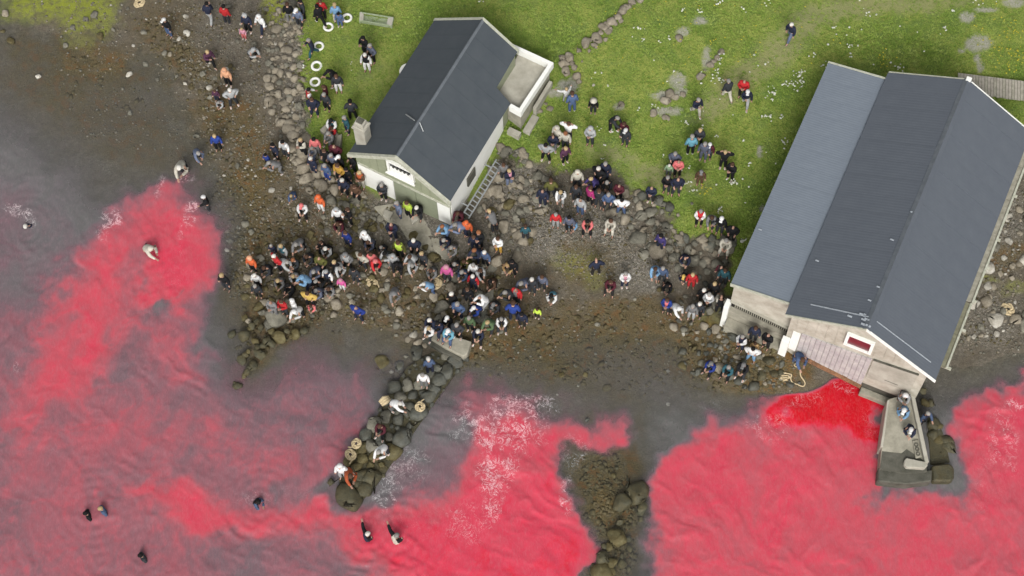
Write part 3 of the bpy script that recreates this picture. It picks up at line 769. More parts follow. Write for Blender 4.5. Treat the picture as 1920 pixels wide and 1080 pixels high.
# stones strewn over the tidal flats belong to the ground
lst(ground, 0, 0, 4, [(650,150,58),(710,110,62),(545,205,44),(490,345,46),(80,310,64,'rock_weed'),(1093,487,48),(1235,400,46),(920,670,56),(1180,598,44),(1388,630,42,'rock_pale'),(1525,555,60),(1405,250,56,'rock_pale'),(1000,343,30,'rock_pale'),(975,848,50),(1475,1025,60),(850,225,44),(1080,245,50),(915,40,58),(960,65,30),(1715,62,68),(1625,415,62),(1780,315,38),(1885,540,36),(1310,65,30),(20,240,40,'rock_weed'),(1330,575,40),(600,1255,34),(820,1290,36)], ['rock_grey'], sink=.3)
lst(ground, 820, 640, 4, [(1730,225,62,'rock_pale'),(1840,190,70,'rock_weed'),(1920,240,40,'rock_wet'),(1730,470,36,'rock_pale'),(1840,80,60,'rock_wet'),(400,250,50,'rock_weed'),(900,400,16,'rock_pale'),(1055,335,20,'rock_pale'),(1565,330,30,'rock_weed'),(1270,350,70,'rock_weed'),(930,255,50,'rock_weed'),(1110,250,50,'rock_weed'),(450,600,60,'rock_wet'),(870,820,60,'rock_wet'),(920,615,50,'rock_wet'),(1125,590,44,'rock_wet'),(860,690,50,'rock_wet'),(230,870,80,'rock_wet'),(640,715,50,'rock_wet'),(220,745,50,'rock_wet')], ['rock_grey'], sink=.42)
lst(ground, 1080, 460, 6, [(1095,925,100,'rock_dry'),(935,502,62,'rock_weed'),(1205,995,50,'rock_pale')], ['rock_grey'], sink=.2)
lst(ground, 0, 270, 4, [(1785,165,60),(1845,598,50),(1890,660,50),(1265,1000,1,'rock_dark'),(1700,130,30,'rock_dark')], ['rock_grey'])
fill(ground, [(300,0),(540,0),(540,250),(560,330),(560,440),(440,520),(400,380),(390,240),(300,90)], 5, 13, 110, ['rock_dry', 'rock_grey', 'rock_weed', 'rock_pale'], 1.0, .3, 21)
fill(ground, [(960,560),(1250,520),(1300,620),(1340,700),(1200,740),(950,700),(890,690)], 4, 10, 40, ['rock_grey', 'rock_weed'], 1.0, .3, 22)
fill(ground, [(1830,380),(1930,380),(1930,620),(1800,640)], 6, 32, 90, ['rock_grey', 'rock_dry', 'rock_pale'], .9, .4, 23)

# pebbles, seaweed tufts and grass as masses
def scatter(name, n, P_list, rmin, rmax, seed, mats, kind='pebble', ok=None, wts=None):
    rg = np.random.default_rng(seed)
    pts = []
    for (P, k) in P_list:
        P = np.array(P, float)
        x = rg.uniform(P[:, 0].min(), P[:, 0].max(), k * 3); y = rg.uniform(P[:, 1].min(), P[:, 1].max(), k * 3)
        sd = poly_sd(x, y, P) > rg.normal(0, 6, x.shape)
        pts.append(np.stack([x[sd], y[sd]], 1)[:k])
    pts = np.concatenate(pts)
    d = (pts[:, 0:1] - 960) / FPX * RT + (540 - pts[:, 1:2]) / FPX * UP + FW
    z = np.full(len(pts), .5)
    for _ in range(5):
        tt = (z - CAM[2]) / d[:, 2]; gx = CAM[0] + tt * d[:, 0]; gy = CAM[1] + tt * d[:, 1]
        z = np.maximum(height(gx, gy), -2)
    return gx, gy, z, rg

def merged(name, base_v, base_f, x, y, z, sx, sy, sz, ang, mat, parent=None, jit=0, rg=None, midx=None):
    n = len(x); bv = np.asarray(base_v, float); m_ = len(bv)
    v = np.repeat(bv[None], n, 0)
    if jit: v = v * (1 + rg.normal(0, jit, (n, m_, 1)))
    v = v * np.stack([sx, sy, sz], -1)[:, None, :]
    c, s_ = np.cos(ang)[:, None], np.sin(ang)[:, None]
    vx = v[..., 0] * c - v[..., 1] * s_ + x[:, None]; vy = v[..., 0] * s_ + v[..., 1] * c + y[:, None]
    V = np.stack([vx, vy, v[..., 2] + z[:, None]], -1).reshape(-1, 3)
    Fb = np.asarray(base_f); F_ = (Fb[None] + (np.arange(n) * m_)[:, None, None]).reshape(-1, Fb.shape[1])
    me = mesh_np(name, V, F_)
    mats = mat if isinstance(mat, (list, tuple)) else [mat]
    for q in mats: me.materials.append(q)
    if len(mats) > 1:
        mi = np.repeat((rg.integers(0, len(mats), n) if midx is None else midx).astype(np.int32), len(Fb))
        me.polygons.foreach_set('material_index', mi)
    return link(name, me, parent)
bm_ = bmesh.new(); bmesh.ops.create_icosphere(bm_, subdivisions=1, radius=1)
ICO_V = [tuple(v.co) for v in bm_.verts]; ICO_F = [[v.index for v in f.verts] for f in bm_.faces]; bm_.free()
gx, gy, z, rg = scatter('pebbles', 0, [([(290,0),(540,0),(560,300),(640,400),(560,560),(440,560),(400,400),(380,200)], 3800), ([(930,300),(1160,340),(1290,470),(1200,540),(960,500),(900,420)], 3200),
    ([(520,0),(575,0),(585,260),(700,380),(960,520),(900,620),(560,600),(540,300)], 2400), ([(60,0),(400,0),(400,300),(150,260)], 900), ([(900,520),(1300,520),(1380,700),(900,700)], 500), ([(1820,380),(1960,300),(1960,680),(1790,650)], 1500), ([(1360,600),(1500,640),(1480,740),(1330,700)], 500)], 0, 0, 5, None)
n = len(gx); s_ = rg.uniform(.02, .10, n) ** 1.0 * rg.uniform(.5, 1.1, n)
merged('pebbles', ICO_V, ICO_F, gx, gy, z + s_ * .1, s_, s_ * rg.uniform(.6, 1, n), s_ * .6, rg.uniform(0, 6.3, n), [M['rock_dry'], M['rock_grey'], M['rock_weed'], M['rock_dry'], M['rock_grey'], M['rock_pale']], None, .12, rg, rg.choice([0, 1, 2, 3, 4, 5], n, p=[.25, .25, .2, .15, .12, .03]))
tag(bpy.data.objects['pebbles'], kind='stuff', label='small pebbles strewn over the beach')
t = NT('seaweed'); p_ = t.pos()
t.bsdf(t.ramp(t.noise(7, 4, .7, p_), [(0, lin((66, 58, 38))), (.5, lin((98, 88, 60))), (1, lin((124, 112, 80)))]), .6, t.bump(t.noise(20, 4, .7, p_), 1, .05), 0, .3)
M['seaweed'] = t.m
gx, gy, z, rg = scatter('w', 0, [([(390,200),(470,260),(560,400),(540,520),(440,560),(400,380),(430,330),(380,240)], 420), ([(880,560),(1240,560),(1380,680),(1340,740),(1060,720),(880,720),(860,680)], 520), ([(280,20),(330,60),(420,170),(380,190),(270,70)], 160), ([(1090,840),(1150,850),(1190,940),(1190,1100),(1100,1100)], 420), ([(460,560),(620,560),(900,560),(880,620),(560,620),(430,700)], 260), ([(120,100),(260,120),(300,230),(130,210)], 80), ([(1330,640),(1500,690),(1480,745),(1310,720)], 200)], 0, 0, 6, None)
n = len(gx); s_ = rg.uniform(.05, .2, n)
merged('seaweed', ICO_V, ICO_F, gx, gy, z - s_ * .05, s_, s_ * rg.uniform(.5, 1, n), s_ * .2, rg.uniform(0, 6.3, n), M['seaweed'], None, .3, rg)
tag(bpy.data.objects['seaweed'], kind='stuff', label='brown seaweed clumps on the shallow beach')
# grass tufts: three bent blades each
t = NT('grass_blades'); p_ = t.pos()
gcol = t.ramp(t.rng(t.noise(1.6, 5, .7, p_), .3, .7), [(0, lin((100, 126, 48))), (.5, lin((140, 164, 70))), (1, lin((180, 192, 106)))])
gcol = t.mix(t.rng(t.noise(9, 2, .5, p_), .45, .7), gcol, lin((104, 134, 54)))
nd = t.bsdf(gcol, .8, None, 0, .2)
M['blades'] = t.m
gx, gy, z, rg = scatter('g', 0, [(GRASS, 46000)], 0, 0, 8, None)
keep = np.ones(len(gx), bool)
tx, ty = to_px(gx, gy, z)
gi = (np.clip(np.searchsorted(GY, gy), 0, len(GY) - 1), np.clip(np.searchsorted(GX, gx), 0, len(GX) - 1))
keep = (grass[gi] > .6) & (bare[gi] < .4) & (rg.random(len(gx)) > path[gi] * .8)
gx, gy, z, dk = gx[keep], gy[keep], z[keep], dark[gi][keep]
n = len(gx)
bl_v = []; bl_f = []
for k in range(4):
    a = k * 1.6 + .3; ca, sa = math.cos(a), math.sin(a); i0 = len(bl_v)
    bl_v += [(ca * .1 - sa * .16, sa * .1 + ca * .16, 0), (ca * .1 + sa * .16, sa * .1 - ca * .16, 0), (ca * .95, sa * .95, .75)]
    bl_f.append([i0, i0 + 1, i0 + 2])
s_ = rg.uniform(.06, .17, n) * (1 + .8 * dk)
merged('grass', bl_v, bl_f, gx, gy, z, s_, s_, s_ * rg.uniform(.7, 1.3, n) * .7, rg.uniform(0, 6.3, n), M['blades'])
tag(bpy.data.objects['grass'], kind='stuff', label='rough green grass of the lawn and meadow')
# flower heads
M['petal_white'] = simple('petal_white', (236, 238, 222), .1, 6, .7)
M['petal_yellow'] = simple('petal_yellow', (206, 196, 60), .15, 6, .7)
def flowers(name, label, spots, size, mat, seed):
    rg = np.random.default_rng(seed); xs = []; ys = []
    for (x, y, sp, k) in spots:
        xs.append(rg.normal(x, sp, k)); ys.append(rg.normal(y, sp * .8, k))
    px = np.concatenate(xs); py = np.concatenate(ys)
    d = (px[:, None] - 960) / FPX * RT + (540 - py[:, None]) / FPX * UP + FW
    z = np.full(len(px), 2.0)
    for _ in range(5):
        tt = (z - CAM[2]) / d[:, 2]; gx = CAM[0] + tt * d[:, 0]; gy = CAM[1] + tt * d[:, 1]; z = height(gx, gy)
    n = len(gx); s_ = rg.uniform(.4, 1, n) * size
    merged(name, ICO_V, ICO_F, gx, gy, z + rg.uniform(.1, .45, n), s_, s_ * .8, s_ * .35, rg.uniform(0, 6.3, n), M[mat], None, .25, rg)
    tag(bpy.data.objects[name], kind='stuff', label=label)
ws = [(1198,60,5,8),(1204,80,3,4),(1344,7,5,8),(1312,25,4,5),(1400,3,4,6),(1396,22,3,4),(1279,25,2,3),(1235,83,2,2),(1252,74,2,3),(1351,113,4,7),(1345,135,5,9),(1352,152,4,6),(1336,155,3,4),(1594,92,5,8),(1595,108,3,5),(1522,108,3,4),(1542,125,6,9),(1504,138,4,7),(1498,152,7,14),(1490,162,6,10),(1470,162,4,7),(1500,160,4,6),(1448,172,5,6),(1442,186,5,7),(1450,190,3,3),(1433,222,4,6),(1447,223,3,5),(1464,225,3,4),(1470,268,4,9),(1374,345,5,12),(1290,275,1.5,2),(1284,235,4,5),(1299,358,5,8),(1290,345,3,5),(1392,270,1.5,2),(1403,312,2,3),(1351,400,4,7),(1392,455,5,10),(1623,32,3,4),(1564,57,3,4),(1645,30,2,2),(1683,128,6,8),(1550,85,2,2),(1770,55,5,5),(1785,25,2,3),(1830,10,8,8),(1316,242,2,3),(1342,259,3,3),(1244,300,2,2),(1290,318,2,2),(1278,322,2,2),(1130,245,3,3),(1134,275,2,3),(1147,250,2,3),(1170,263,2,3),(1225,200,3,4),(1130,300,2,2),(900,8,5,3),(1437,10,5,5),(569,127,1.2,3),(660,130,6,3),(720,215,4,2),(1120,150,14,5),(1430,130,20,6),(1620,70,40,8),(1230,130,40,6),(1400,330,40,8),(1320,200,40,8),(1740,60,60,8)]
flowers('white_flowers', 'white flower heads growing in the long grass', ws, .075, 'petal_white', 3)
ysp = [(1880,80,26,40),(1890,110,22,50),(1900,60,14,20),(1865,20,30,12),(1300,60,60,20),(1180,40,40,16),(1345,90,20,10),(1650,120,10,12),(1660,112,8,8),(1457,10,20,10),(1325,365,5,10),(1317,355,4,6),(1210,150,60,10),(1560,60,40,10),(1395,90,20,8),(1270,55,20,6)]
flowers('yellow_flowers', 'yellow flower heads growing in the rough meadow', ysp, .06, 'petal_yellow', 4)

# ------------------------------------------------------------------ building materials
M['white'] = simple('white_paint', (255, 255, 250), .12, 2.5, .6, (246, 246, 238), .15)
M['greengrey'] = simple('green_grey_sheet', (160, 164, 138), .1, 3, .7, (144, 150, 124), .2)
M['door_green'] = simple('door_green', (150, 156, 132), .1, 3, .7, (138, 144, 120), .2)
M['cream'] = simple('cream_trim', (206, 206, 190), .15, 5, .7, (170, 172, 152), .2)
M['concrete'] = simple('concrete', (182, 177, 160), .25, 2, .9, (140, 136, 121), .6, .02)
M['concrete_pale'] = simple('concrete_pale', (196, 192, 178), .2, 1.2, .85, (160, 156, 142), .4)
M['concrete_dark'] = simple('concrete_dark', (104, 102, 92), .3, 2.2, .8, (70, 70, 60), .6, .02)
M['cladding'] = simple('cladding', (210, 205, 190), .12, 1.6, .8, (170, 164, 148), .3)
M['plank_lilac'] = simple('plank_lilac', (208, 203, 198), .1, 2.6, .8, (172, 164, 166), .3)
M['rust'] = simple('rust', (176, 128, 92), .3, 5, .8, (96, 74, 56), .4)
M['felt'] = simple('roof_felt', (80, 86, 91), .12, 1.3, .85, (72, 79, 85), .25)
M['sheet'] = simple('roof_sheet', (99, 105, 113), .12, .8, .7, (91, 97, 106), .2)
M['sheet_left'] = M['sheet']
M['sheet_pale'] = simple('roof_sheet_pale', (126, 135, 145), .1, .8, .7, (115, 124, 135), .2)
M['cap'] = simple('ridge_cap', (116, 122, 128), .2, 3, .6, (94, 100, 106), .2)
M['glass_dark'] = simple('glass_dark', (52, 54, 56), .1, 2, .2, None, 0, spec=.5)
M['glass_red'] = simple('glass_red', (128, 46, 56), .2, 6, .3, (96, 36, 44), .1, spec=.5)
M['oldwood'] = simple('weathered_wood', (182, 178, 162), .2, 4, .85, (140, 136, 120), .4)
M['oldwood2'] = simple('weathered_wood_dark', (150, 148, 124), .2, 4, .85, (118, 116, 96), .4)
M['deckwood'] = simple('deck_wood', (184, 178, 164), .2, 5, .85, (150, 144, 132), .4)
M['void'] = simple('recess_shade', (34, 32, 28), .2, 2, .9)  # flat black painting the shade inside openings
M['alu'] = simple('aluminium', (176, 180, 180), .1, 4, .4, None, .1, metal=.3)
M['rope'] = simple('rope', (226, 208, 170), .2, 30, .9, (190, 170, 132), .6)
M['plastic'] = simple('clear_plastic', (176, 186, 160), .2, 8, .4, (140, 156, 110), .2)
M['mortar_pale'] = simple('sealant', (190, 196, 202), .2, 12, .7, (140, 148, 156), .3)

# ------------------------------------------------------------------ white boathouse
A_ = empty('boathouse', (-8.217, 6.275, 0), R(-30.575))
tag(A_, 'small white and green-grey boathouse with a dark grey gable roof', 'boathouse')
W_, L_, ZE, ZR = 6.07, 9.053, 4.2, 6.583
RM = W_ / 2
def rz_(a): return ZE + (ZR - ZE) * (a / RM if a < RM else (W_ - a) / RM)
m = MB()
# wall shell (pentagon front) extruded along the building
def gable_shell(a0, a1, b0, b1, zb, zt0, ztm, zt1, am):
    m = MB(); i = 0
    pts = [(a0, zb), (a1, zb), (a1, zt1), (am, ztm), (a0, zt0)]
    m.v = [(a, b0, z) for a, z in pts] + [(a, b1, z) for a, z in pts]
    m.f = [(0, 1, 2, 3, 4), (9, 8, 7, 6, 5)] + [(i, 5 + i, 5 + (i + 1) % 5, (i + 1) % 5) for i in range(5)]
    return m
gable_shell(.22, W_ - .2, .2, 6.5, -.6, rz_(.22) - .14, ZR - .14, rz_(W_ - .2) - .14, RM).build('wall', M['greengrey'], A_)
gable_shell(.22, 5.08, 6.505, L_ - .2, -.6, rz_(.22) - .14, ZR - .14, rz_(5.08) - .14, RM).build('wall', M['greengrey'], A_)
def panel(parent, name, mat, a0, a1, z0, z1, b, th=.04, z0b=None, z1b=None):
    m = MB(); z0b = z0 if z0b is None else z0b; z1b = z1 if z1b is None else z1b
    v = [(a0, b, z0), (a1, b, z0b), (a1, b, z1b), (a0, b, z1)]
    m.v = v + [(x, y - th, z) for x, y, z in v]
    m.f = [(0, 1, 2, 3), (7, 6, 5, 4), (0, 4, 5, 1), (1, 5, 6, 2), (2, 6, 7, 3), (3, 7, 4, 0)]
    return m.build(name, mat, parent)
d1 = panel(A_, 'door', M['white'], .30, 2.44, -.2, 2.97, .197, .06)
tag(d1, 'white left door leaf')
for a0, a1 in ((2.47, 3.79), (3.82, 5.08)):
    panel(A_, 'door', M['door_green'], a0, a1, -.1, 2.93, .197, .05)
tag(panel(A_, 'door', M['white'], 5.11, 5.86, .1, 2.95, .197, .06), 'narrow white right door leaf')
panel(A_, 'door_trim', M['cream'], .3, 5.86, 2.99, 3.05, .197, .09)
for k in range(11):       # vertical cover strips on the gable sheeting
    a = .5 + k * .52
    if 2.2 < a < 3.9: continue
    panel(A_, 'cover_strip', M['greengrey'], a, a + .05, 3.07, rz_(a) - .2, .197, .025, None, rz_(a + .05) - .2)
# gable window
wf = MB()
for q in ((2.28, 3.86, 3.98, 4.12), (2.28, 3.86, 5.12, 5.28)): wf.box(q[0], q[1], .05, .19, q[2], q[3])
for q in ((2.28, 2.42), (3.72, 3.86)): wf.box(q[0], q[1], .05, .19, 4.125, 5.115)
wf.box(2.2, 3.94, -.05, .04, 3.94, 4.0)
wfo = wf.build('window', M['white'], A_)
MB().box(2.425, 3.715, .15, .185, 4.125, 5.115).build('pane', M['glass_dark'], wfo)
MB().box(2.44, 3.70, .10, .148, 4.13, 4.62).build('shutter', M['white'], wfo)
for k in range(5): MB().box(2.6 + k * .22, 2.7 + k * .22, .08, .098, 4.64, 4.78).build('vent', M['concrete_dark'], wfo)
# roof planes (right plane has the back corner cut out for the terrace)
def P_(a, b): return (a, b, rz_(a))
rl = MB().slab([P_(0, 0), P_(RM, 0), P_(RM, L_), P_(0, L_)], .12).build('roof', M['felt'], A_)
rr = MB().slab([P_(RM, 0), P_(W_, 0), P_(W_, 6.5), P_(5.17, 6.66), P_(5.12, L_), P_(RM, L_)], .12).build('roof', M['felt'], A_)
MB().slab([P_(RM - .12, -.02), (RM, -.02, ZR + .05), (RM, L_ + .02, ZR + .05), P_(RM - .12, L_ + .02)], .03).build('ridge_cap', M['felt'], rl)
MB().slab([(RM, -.02, ZR + .05), P_(RM + .12, -.02), P_(RM + .12, L_ + .02), (RM, L_ + .02, ZR + .05)], .03).build('ridge_cap', M['cap'], rl)
for k in range(1, 9):       # felt laps
    b_ = k * 1.0
    MB().slab([(.02, b_, rz_(.02) + .012), (RM - .14, b_, rz_(RM - .14) + .012), (RM - .14, b_ + .05, rz_(RM - .14) + .012), (.02, b_ + .05, rz_(.02) + .012)], .01).build('felt_lap', M['felt'], rl)
    MB().slab([(RM + .14, b_, rz_(RM + .14) + .012), (W_ - .02 if b_ < 6.4 else 5.1, b_, rz_(W_ - .02 if b_ < 6.4 else 5.1) + .012), (W_ - .02 if b_ < 6.4 else 5.1, b_ + .05, rz_(W_ - .02 if b_ < 6.4 else 5.1) + .012), (RM + .14, b_ + .05, rz_(RM + .14) + .012)], .01).build('felt_lap', M['felt'], rr)
# bargeboards
for (a0, a1_) in ((-.05, RM), (RM, W_ + .05)):
    for (yy, w) in ((-.16, .15), (L_ + .005, .15)):
        a1 = 5.12 if (yy > 1 and a1_ > 4) else a1_
        z0, z1 = (ZE - .04, ZR) if a0 < 1 else (ZR, rz_(a1) - .02)
        m = MB(); v = [(a0, yy, z0 - .30), (a1, yy, z1 - .30), (a1, yy, z1 + .03), (a0, yy, z0 + .03)]
        m.v = v + [(x, y + w, z) for x, y, z in v]; m.f = [(0, 1, 2, 3), (7, 6, 5, 4), (0, 4, 5, 1), (1, 5, 6, 2), (2, 6, 7, 3), (3, 7, 4, 0)]
        m.build('bargeboard', M['cream'], A_)
# side wall sheets seen below the right eave
MB().box(W_ - .195, W_ - .15, .25, 5.9, 1.2, 3.75).build('side_sheet', M['white'], A_)
MB().box(W_ - .147, W_ - .06, 1.9, 2.7, 2.4, 3.3).build('side_window', M['concrete_dark'], A_)
MB().box(W_ - .195, W_ - .12, .25, 6.2, .3, 1.15).build('plinth', M['concrete'], A_)
# chimney
ch = MB()
ch.prism([(.12, .52), (.78, .52), (.78, 1.12), (.12, 1.12)], 4.2, 6.3)
ch.prism([(.2, .6), (.7, .6), (.7, 1.04), (.2, 1.04)], 6.303, 6.62)
cho = ch.build('chimney', M['concrete_pale'], A_, bevel=.03)
MB().prism([(.08, .48), (.82, .48), (.82, 1.16), (.08, 1.16)], 6.1, 6.22).build('chimney_band', M['concrete_pale'], cho)
MB().prism([(.28, .68), (.62, .68), (.62, .96), (.28, .96)], 6.623, 6.72).build('flue', M['concrete_dark'], cho)
MB().bar((2.1, 2.55, rz_(2.1) + .12), (2.85, 2.2, rz_(2.85) + .1), .05).build('aerial_rod', M['alu'], rl)
MB().bar((3.15, 2.2, rz_(3.15) + .1), (3.5, 1.95, rz_(3.5) + .1), .045).build('aerial_rod', M['alu'], rl)
# concrete terrace with white parapet on the right rear side
ZD = 4.15
tp = [(5.12, L_ + .0), (4.6, 9.67), (6.88, 9.64), (6.79, 6.27), (6.14, 6.36), (5.17, 6.66)]
MB().prism([(5.12, 6.7), (6.05, 6.55), (6.72, 6.4), (6.78, 9.55), (4.75, 9.55), (5.12, 9.0)], -.3, ZD - .55).build('terrace_wall', M['concrete'], A_)
MB().prism([(4.9, 6.55), (6.62, 6.42), (6.70, 9.50), (4.9, 9.50)], ZD - .545, ZD - .36).build('terrace_floor', M['concrete_pale'], A_)
par = MB()
par.bar((4.4, 9.6, ZD - .1), (6.95, 9.6, ZD - .1), .2, .5)
par.bar((6.84, 9.497, ZD - .1), (6.74, 6.42, ZD - .1), .2, .5)
par.bar((6.85, 6.31, ZD - .1), (6.12, 6.36, ZD - .1), .2, .5)
par.build('parapet', M['white'], A_)
MB().box(6.2, 6.9, 5.8, 6.1, .2, 2.4).build('side_step', M['concrete_pale'], A_)
MB().box(6.9, 7.3, 6.3, 7.4, .2, 2.3).build('side_step', M['concrete_pale'], A_)
MB().box(6.905, 7.1, 7.45, 9.3, .2, 3.0).build('buttress', M['concrete_pale'], A_)
# ladder hung along the right wall
ld = empty('ladder'); tag(ld, 'long aluminium ladder lying along the right wall of the white boathouse', 'ladder')
p0, p1 = Vector(at(868, 402, 2.0)), Vector(at(931, 299, 2.0))
u_ = (p1 - p0).normalized(); w_ = Vector((u_.y, -u_.x, 0))
for k in (0, 1):
    off = w_ * (.0 if k else .34) + Vector((0, 0, .0 if k else -.16))
    MB().bar(p0 + off, p1 + off, .07, .05).build('rail', M['alu'], ld)
n_r = 13
for k in range(n_r):
    q = p0 + (p1 - p0) * ((k + .5) / n_r)
    MB().bar(q, q + w_ * .34 + Vector((0, 0, -.16)), .05, .04).build('rung', M['alu'], ld)
for k in (.15, .85):
    q = p0 + (p1 - p0) * k
    MB().bar(q + w_ * .0, q - w_ * .42, .06).build('bracket', M['alu'], ld)

# broken concrete apron in front of the boathouse
ap = empty('concrete_apron'); tag(ap, 'cracked pale concrete apron in front of the white boathouse doors', 'concrete slab')
MB().prism([tuple(at(x, y, .59)[:2]) for x, y in [(702,386),(744,380),(845,428),(866,446),(856,480),(840,488),(806,468),(778,456),(758,426),(728,414)]][::-1], -.2, .59).build('slab', M['concrete'], ap, False, .03)
for pts, z in (([(722,392),(744,382),(800,412),(842,432),(838,446),(790,440),(745,420)], .62), ([(700,388),(722,384),(742,404),(744,424),(722,412)], .58),
               ([(764,426),(806,440),(812,462),(784,452)], .6), ([(808,444),(850,450),(860,462),(846,488),(830,484),(812,466)], .64), ([(747,422),(763,427),(782,453),(810,466),(838,484),(842,490),(800,474),(765,450)], .56), ([(843,432),(862,440),(860,458),(850,448),(826,442)], .66)):
    MB().prism([tuple(at(x, y, z)[:2]) for x, y in pts][::-1], z - .5, z).build('slab', M['concrete'], ap, False, .03)
for pts, z in (([(770,408),(780,402),(786,410),(772,420)], .82), ([(722,392),(738,398),(730,412),(718,404)], .75), ([(640,488),(640,488),(640,488)], .5)):
    if pts[0] != pts[1]:
        MB().prism([tuple(at(x, y, z)[:2]) for x, y in pts][::-1], z - .2, z).build('broken_piece', M['concrete_pale'], ap, False, .02)
# stone step at the head of the jetty
js = empty('quay_step'); tag(js, 'long flat concrete block at the landward end of the stone jetty', 'concrete block')
MB().prism([tuple(at(x, y, .75)[:2]) for x, y in [(797,628),(812,622),(872,636),(884,640),(876,664),(868,668),(832,650)]][::-1], -.1, .75).build('block', M['concrete'], js, False, .04)
MB().prism([tuple(at(x, y, .5)[:2]) for x, y in [(794,628),(832,652),(866,671),(862,676),(828,660),(792,636)]][::-1], -.2, .5).build('footing', M['concrete_dark'], js, False, .04)
# concrete block on the grass bank, where people sit
gb = empty('concrete_block'); tag(gb, 'long weathered grey concrete block on the bank left of the chimney', 'concrete block')
MB().prism([tuple(at(x, y, 1.45)[:2]) for x, y in [(599,243),(610,232),(620,236),(638,255),(640,262),(630,268)]][::-1], .6, 1.45).build('block', M['concrete'], gb, False, .04)
MB().prism([tuple(at(x, y, 1.6)[:2]) for x, y in [(632,254),(641,250),(640,266),(634,290),(622,296),(617,288),(628,270)]][::-1], .6, 1.6).build('block', M['concrete'], gb, False, .04)

# ------------------------------------------------------------------ grey shed
B_ = empty('grey_shed', (13.41, -4.642, 0), R(-26.37))
tag(B_, 'large warehouse shed with three grey sheet-metal roof planes built over the water edge', 'shed')
WB, LB, Z0, Z1, Z2 = 7.783, 14.862, 6.0, 7.945, 5.286
AR = WB * .494
LW, LZ0, LZ1, LB0, LL = 3.13, 5.406, 5.833, .70, 13.835
def zl(a): return Z0 + (Z1 - Z0) * a / AR
def zrt(a): return Z1 + (Z2 - Z1) * (a - AR) / (WB - AR)
def sheet_mesh(width, length, dz, pitch, amp, name):
    """corrugated sheet: x 0..width across ribs, y 0..length down the slope, drop dz"""
    n = max(2, int(width / pitch)) * 4
    v = []; f = []
    for i in range(n + 1):
        x = width * i / n; z = amp * math.sin(i * math.pi / 2)
        v += [(x, 0, z), (x, length, z)]
    for i in range(n):
        f.append((2 * i, 2 * i + 1, 2 * i + 3, 2 * i + 2))
    k = len(v)
    v += [(p[0], p[1], p[2] - .015) for p in v[:k]]
    f += [tuple(q + k for q in reversed(t_)) for t_ in f[:n]]
    for i in range(n):
        f.append((2 * i, 2 * i + 2, k + 2 * i + 2, k + 2 * i)); f.append((2 * i + 3, 2 * i + 1, k + 2 * i + 1, k + 2 * i + 3))
    f += [(1, 0, k, k + 1), (2 * n, 2 * n + 1, k + 2 * n + 1, k + 2 * n)]
    me = bpy.data.meshes.new(name); me.from_pydata(v, [], f); me.update()
    return me
def sheeting(parent, a0, z0, a1, z1, b0, b1, n, mat, amp, pitch, label=None):
    w = (b1 - b0) / n
    ln = math.hypot(a1 - a0, z1 - z0)
    me = sheet_mesh(w + .035, ln, 0, pitch, amp, 'roof_sheet'); me.materials.append(mat)
    da = Vector((a1 - a0, 0, z1 - z0)).normalized(); nb = Vector((0, 1, 0))
    nn = nb.cross(da)
    if nn.z < 0: nn = -nn
    rd = random.Random(int(a0 * 10) + 50)
    for k in range(n):
        o = bpy.data.objects.new('roof_sheet', me); COL.objects.link(o); o.parent = parent
        o.matrix_local = Matrix(((nb.x, da.x, nn.x, a0), (nb.y, da.y, nn.y, b0 + k * w - .02), (nb.z, da.z, nn.z, z0 + .03 + (k % 2) * .012 + rd.uniform(0, .004)), (0, 0, 0, 1)))
rB = gable_shell(.25, WB - .4, .25, LB - .25, -1.2, zl(.25) - .16, Z1 - .16, zrt(WB - .4) - .16, AR)
# keep the front wall above the water line only; the shade block below is its own part
rB.v = [(a, b, z if z > -1 else 1.0) for a, b, z in rB.v]
rB.build('wall', M['cladding'], B_)
MB().prism([(.26, 1.0), (4.6, 1.0), (4.6, LB - .3), (.26, LB - .3)], -1.2, .995).build('foundation', M['void'], B_)  # black block painting in the shade under the overhanging door floor
m = MB(); m.v = [(-2.95, .9, .2), (.245, .9, .2), (.245, .9, 5.6), (-2.95, .9, 5.3)]; m.v += [(a, LB - .4, z) for a, b, z in m.v]
m.f = [(0, 1, 2, 3), (7, 6, 5, 4), (0, 4, 5, 1), (1, 5, 6, 2), (2, 6, 7, 3), (3, 7, 4, 0)]
m.build('side_wall', M['concrete_pale'], B_)
# lean-to front: pale wall, slatted vent, ledge and posts
panel(B_, 'lean_to_front', M['cladding'], -2.98, .22, 3.45, 5.33, .85, .1, 2.95, 5.74)
panel(B_, 'sill', M['concrete_pale'], -2.98, .22, 3.37, 3.44, .85, .22, 2.87, 2.94)
panel(B_, 'vent_shade_back', M['void'], -2.9, .2, 2.5, 3.36, .85, .03, 2.1, 2.86)
me_s = None
for k in range(26):
    a = -2.72 + k * .112
    zt = 3.33 - (a + 2.72) * .16
    if me_s is None:
        so = MB().box(0, .05, 0, .06, -.72, 0).build('vent_slat', M['oldwood'], B_); me_s = so.data
    else:
        so = bpy.data.objects.new('vent_slat', me_s); COL.objects.link(so); so.parent = B_
    so.location = (a, .735, zt)
panel(B_, 'ledge', M['concrete'], -2.95, .2, 1.0, 2.55, .85, .3, .9, 2.1)
panel(B_, 'apron_step', M['concrete'], -2.9, .1, .6, 1.7, .54, .5, .6, 1.5)
MB().box(-3.2, -2.93, .3, .8, .6, 3.35).build('post', M['white'], B_, bevel=.02)
MB().box(.12, .52, -.05, .24, .6, 2.95).build('post', M['white'], B_, bevel=.02)
panel(B_, 'white_panel', M['white'], .53, .93, 1.7, 3.9, .247, .05, 1.6)
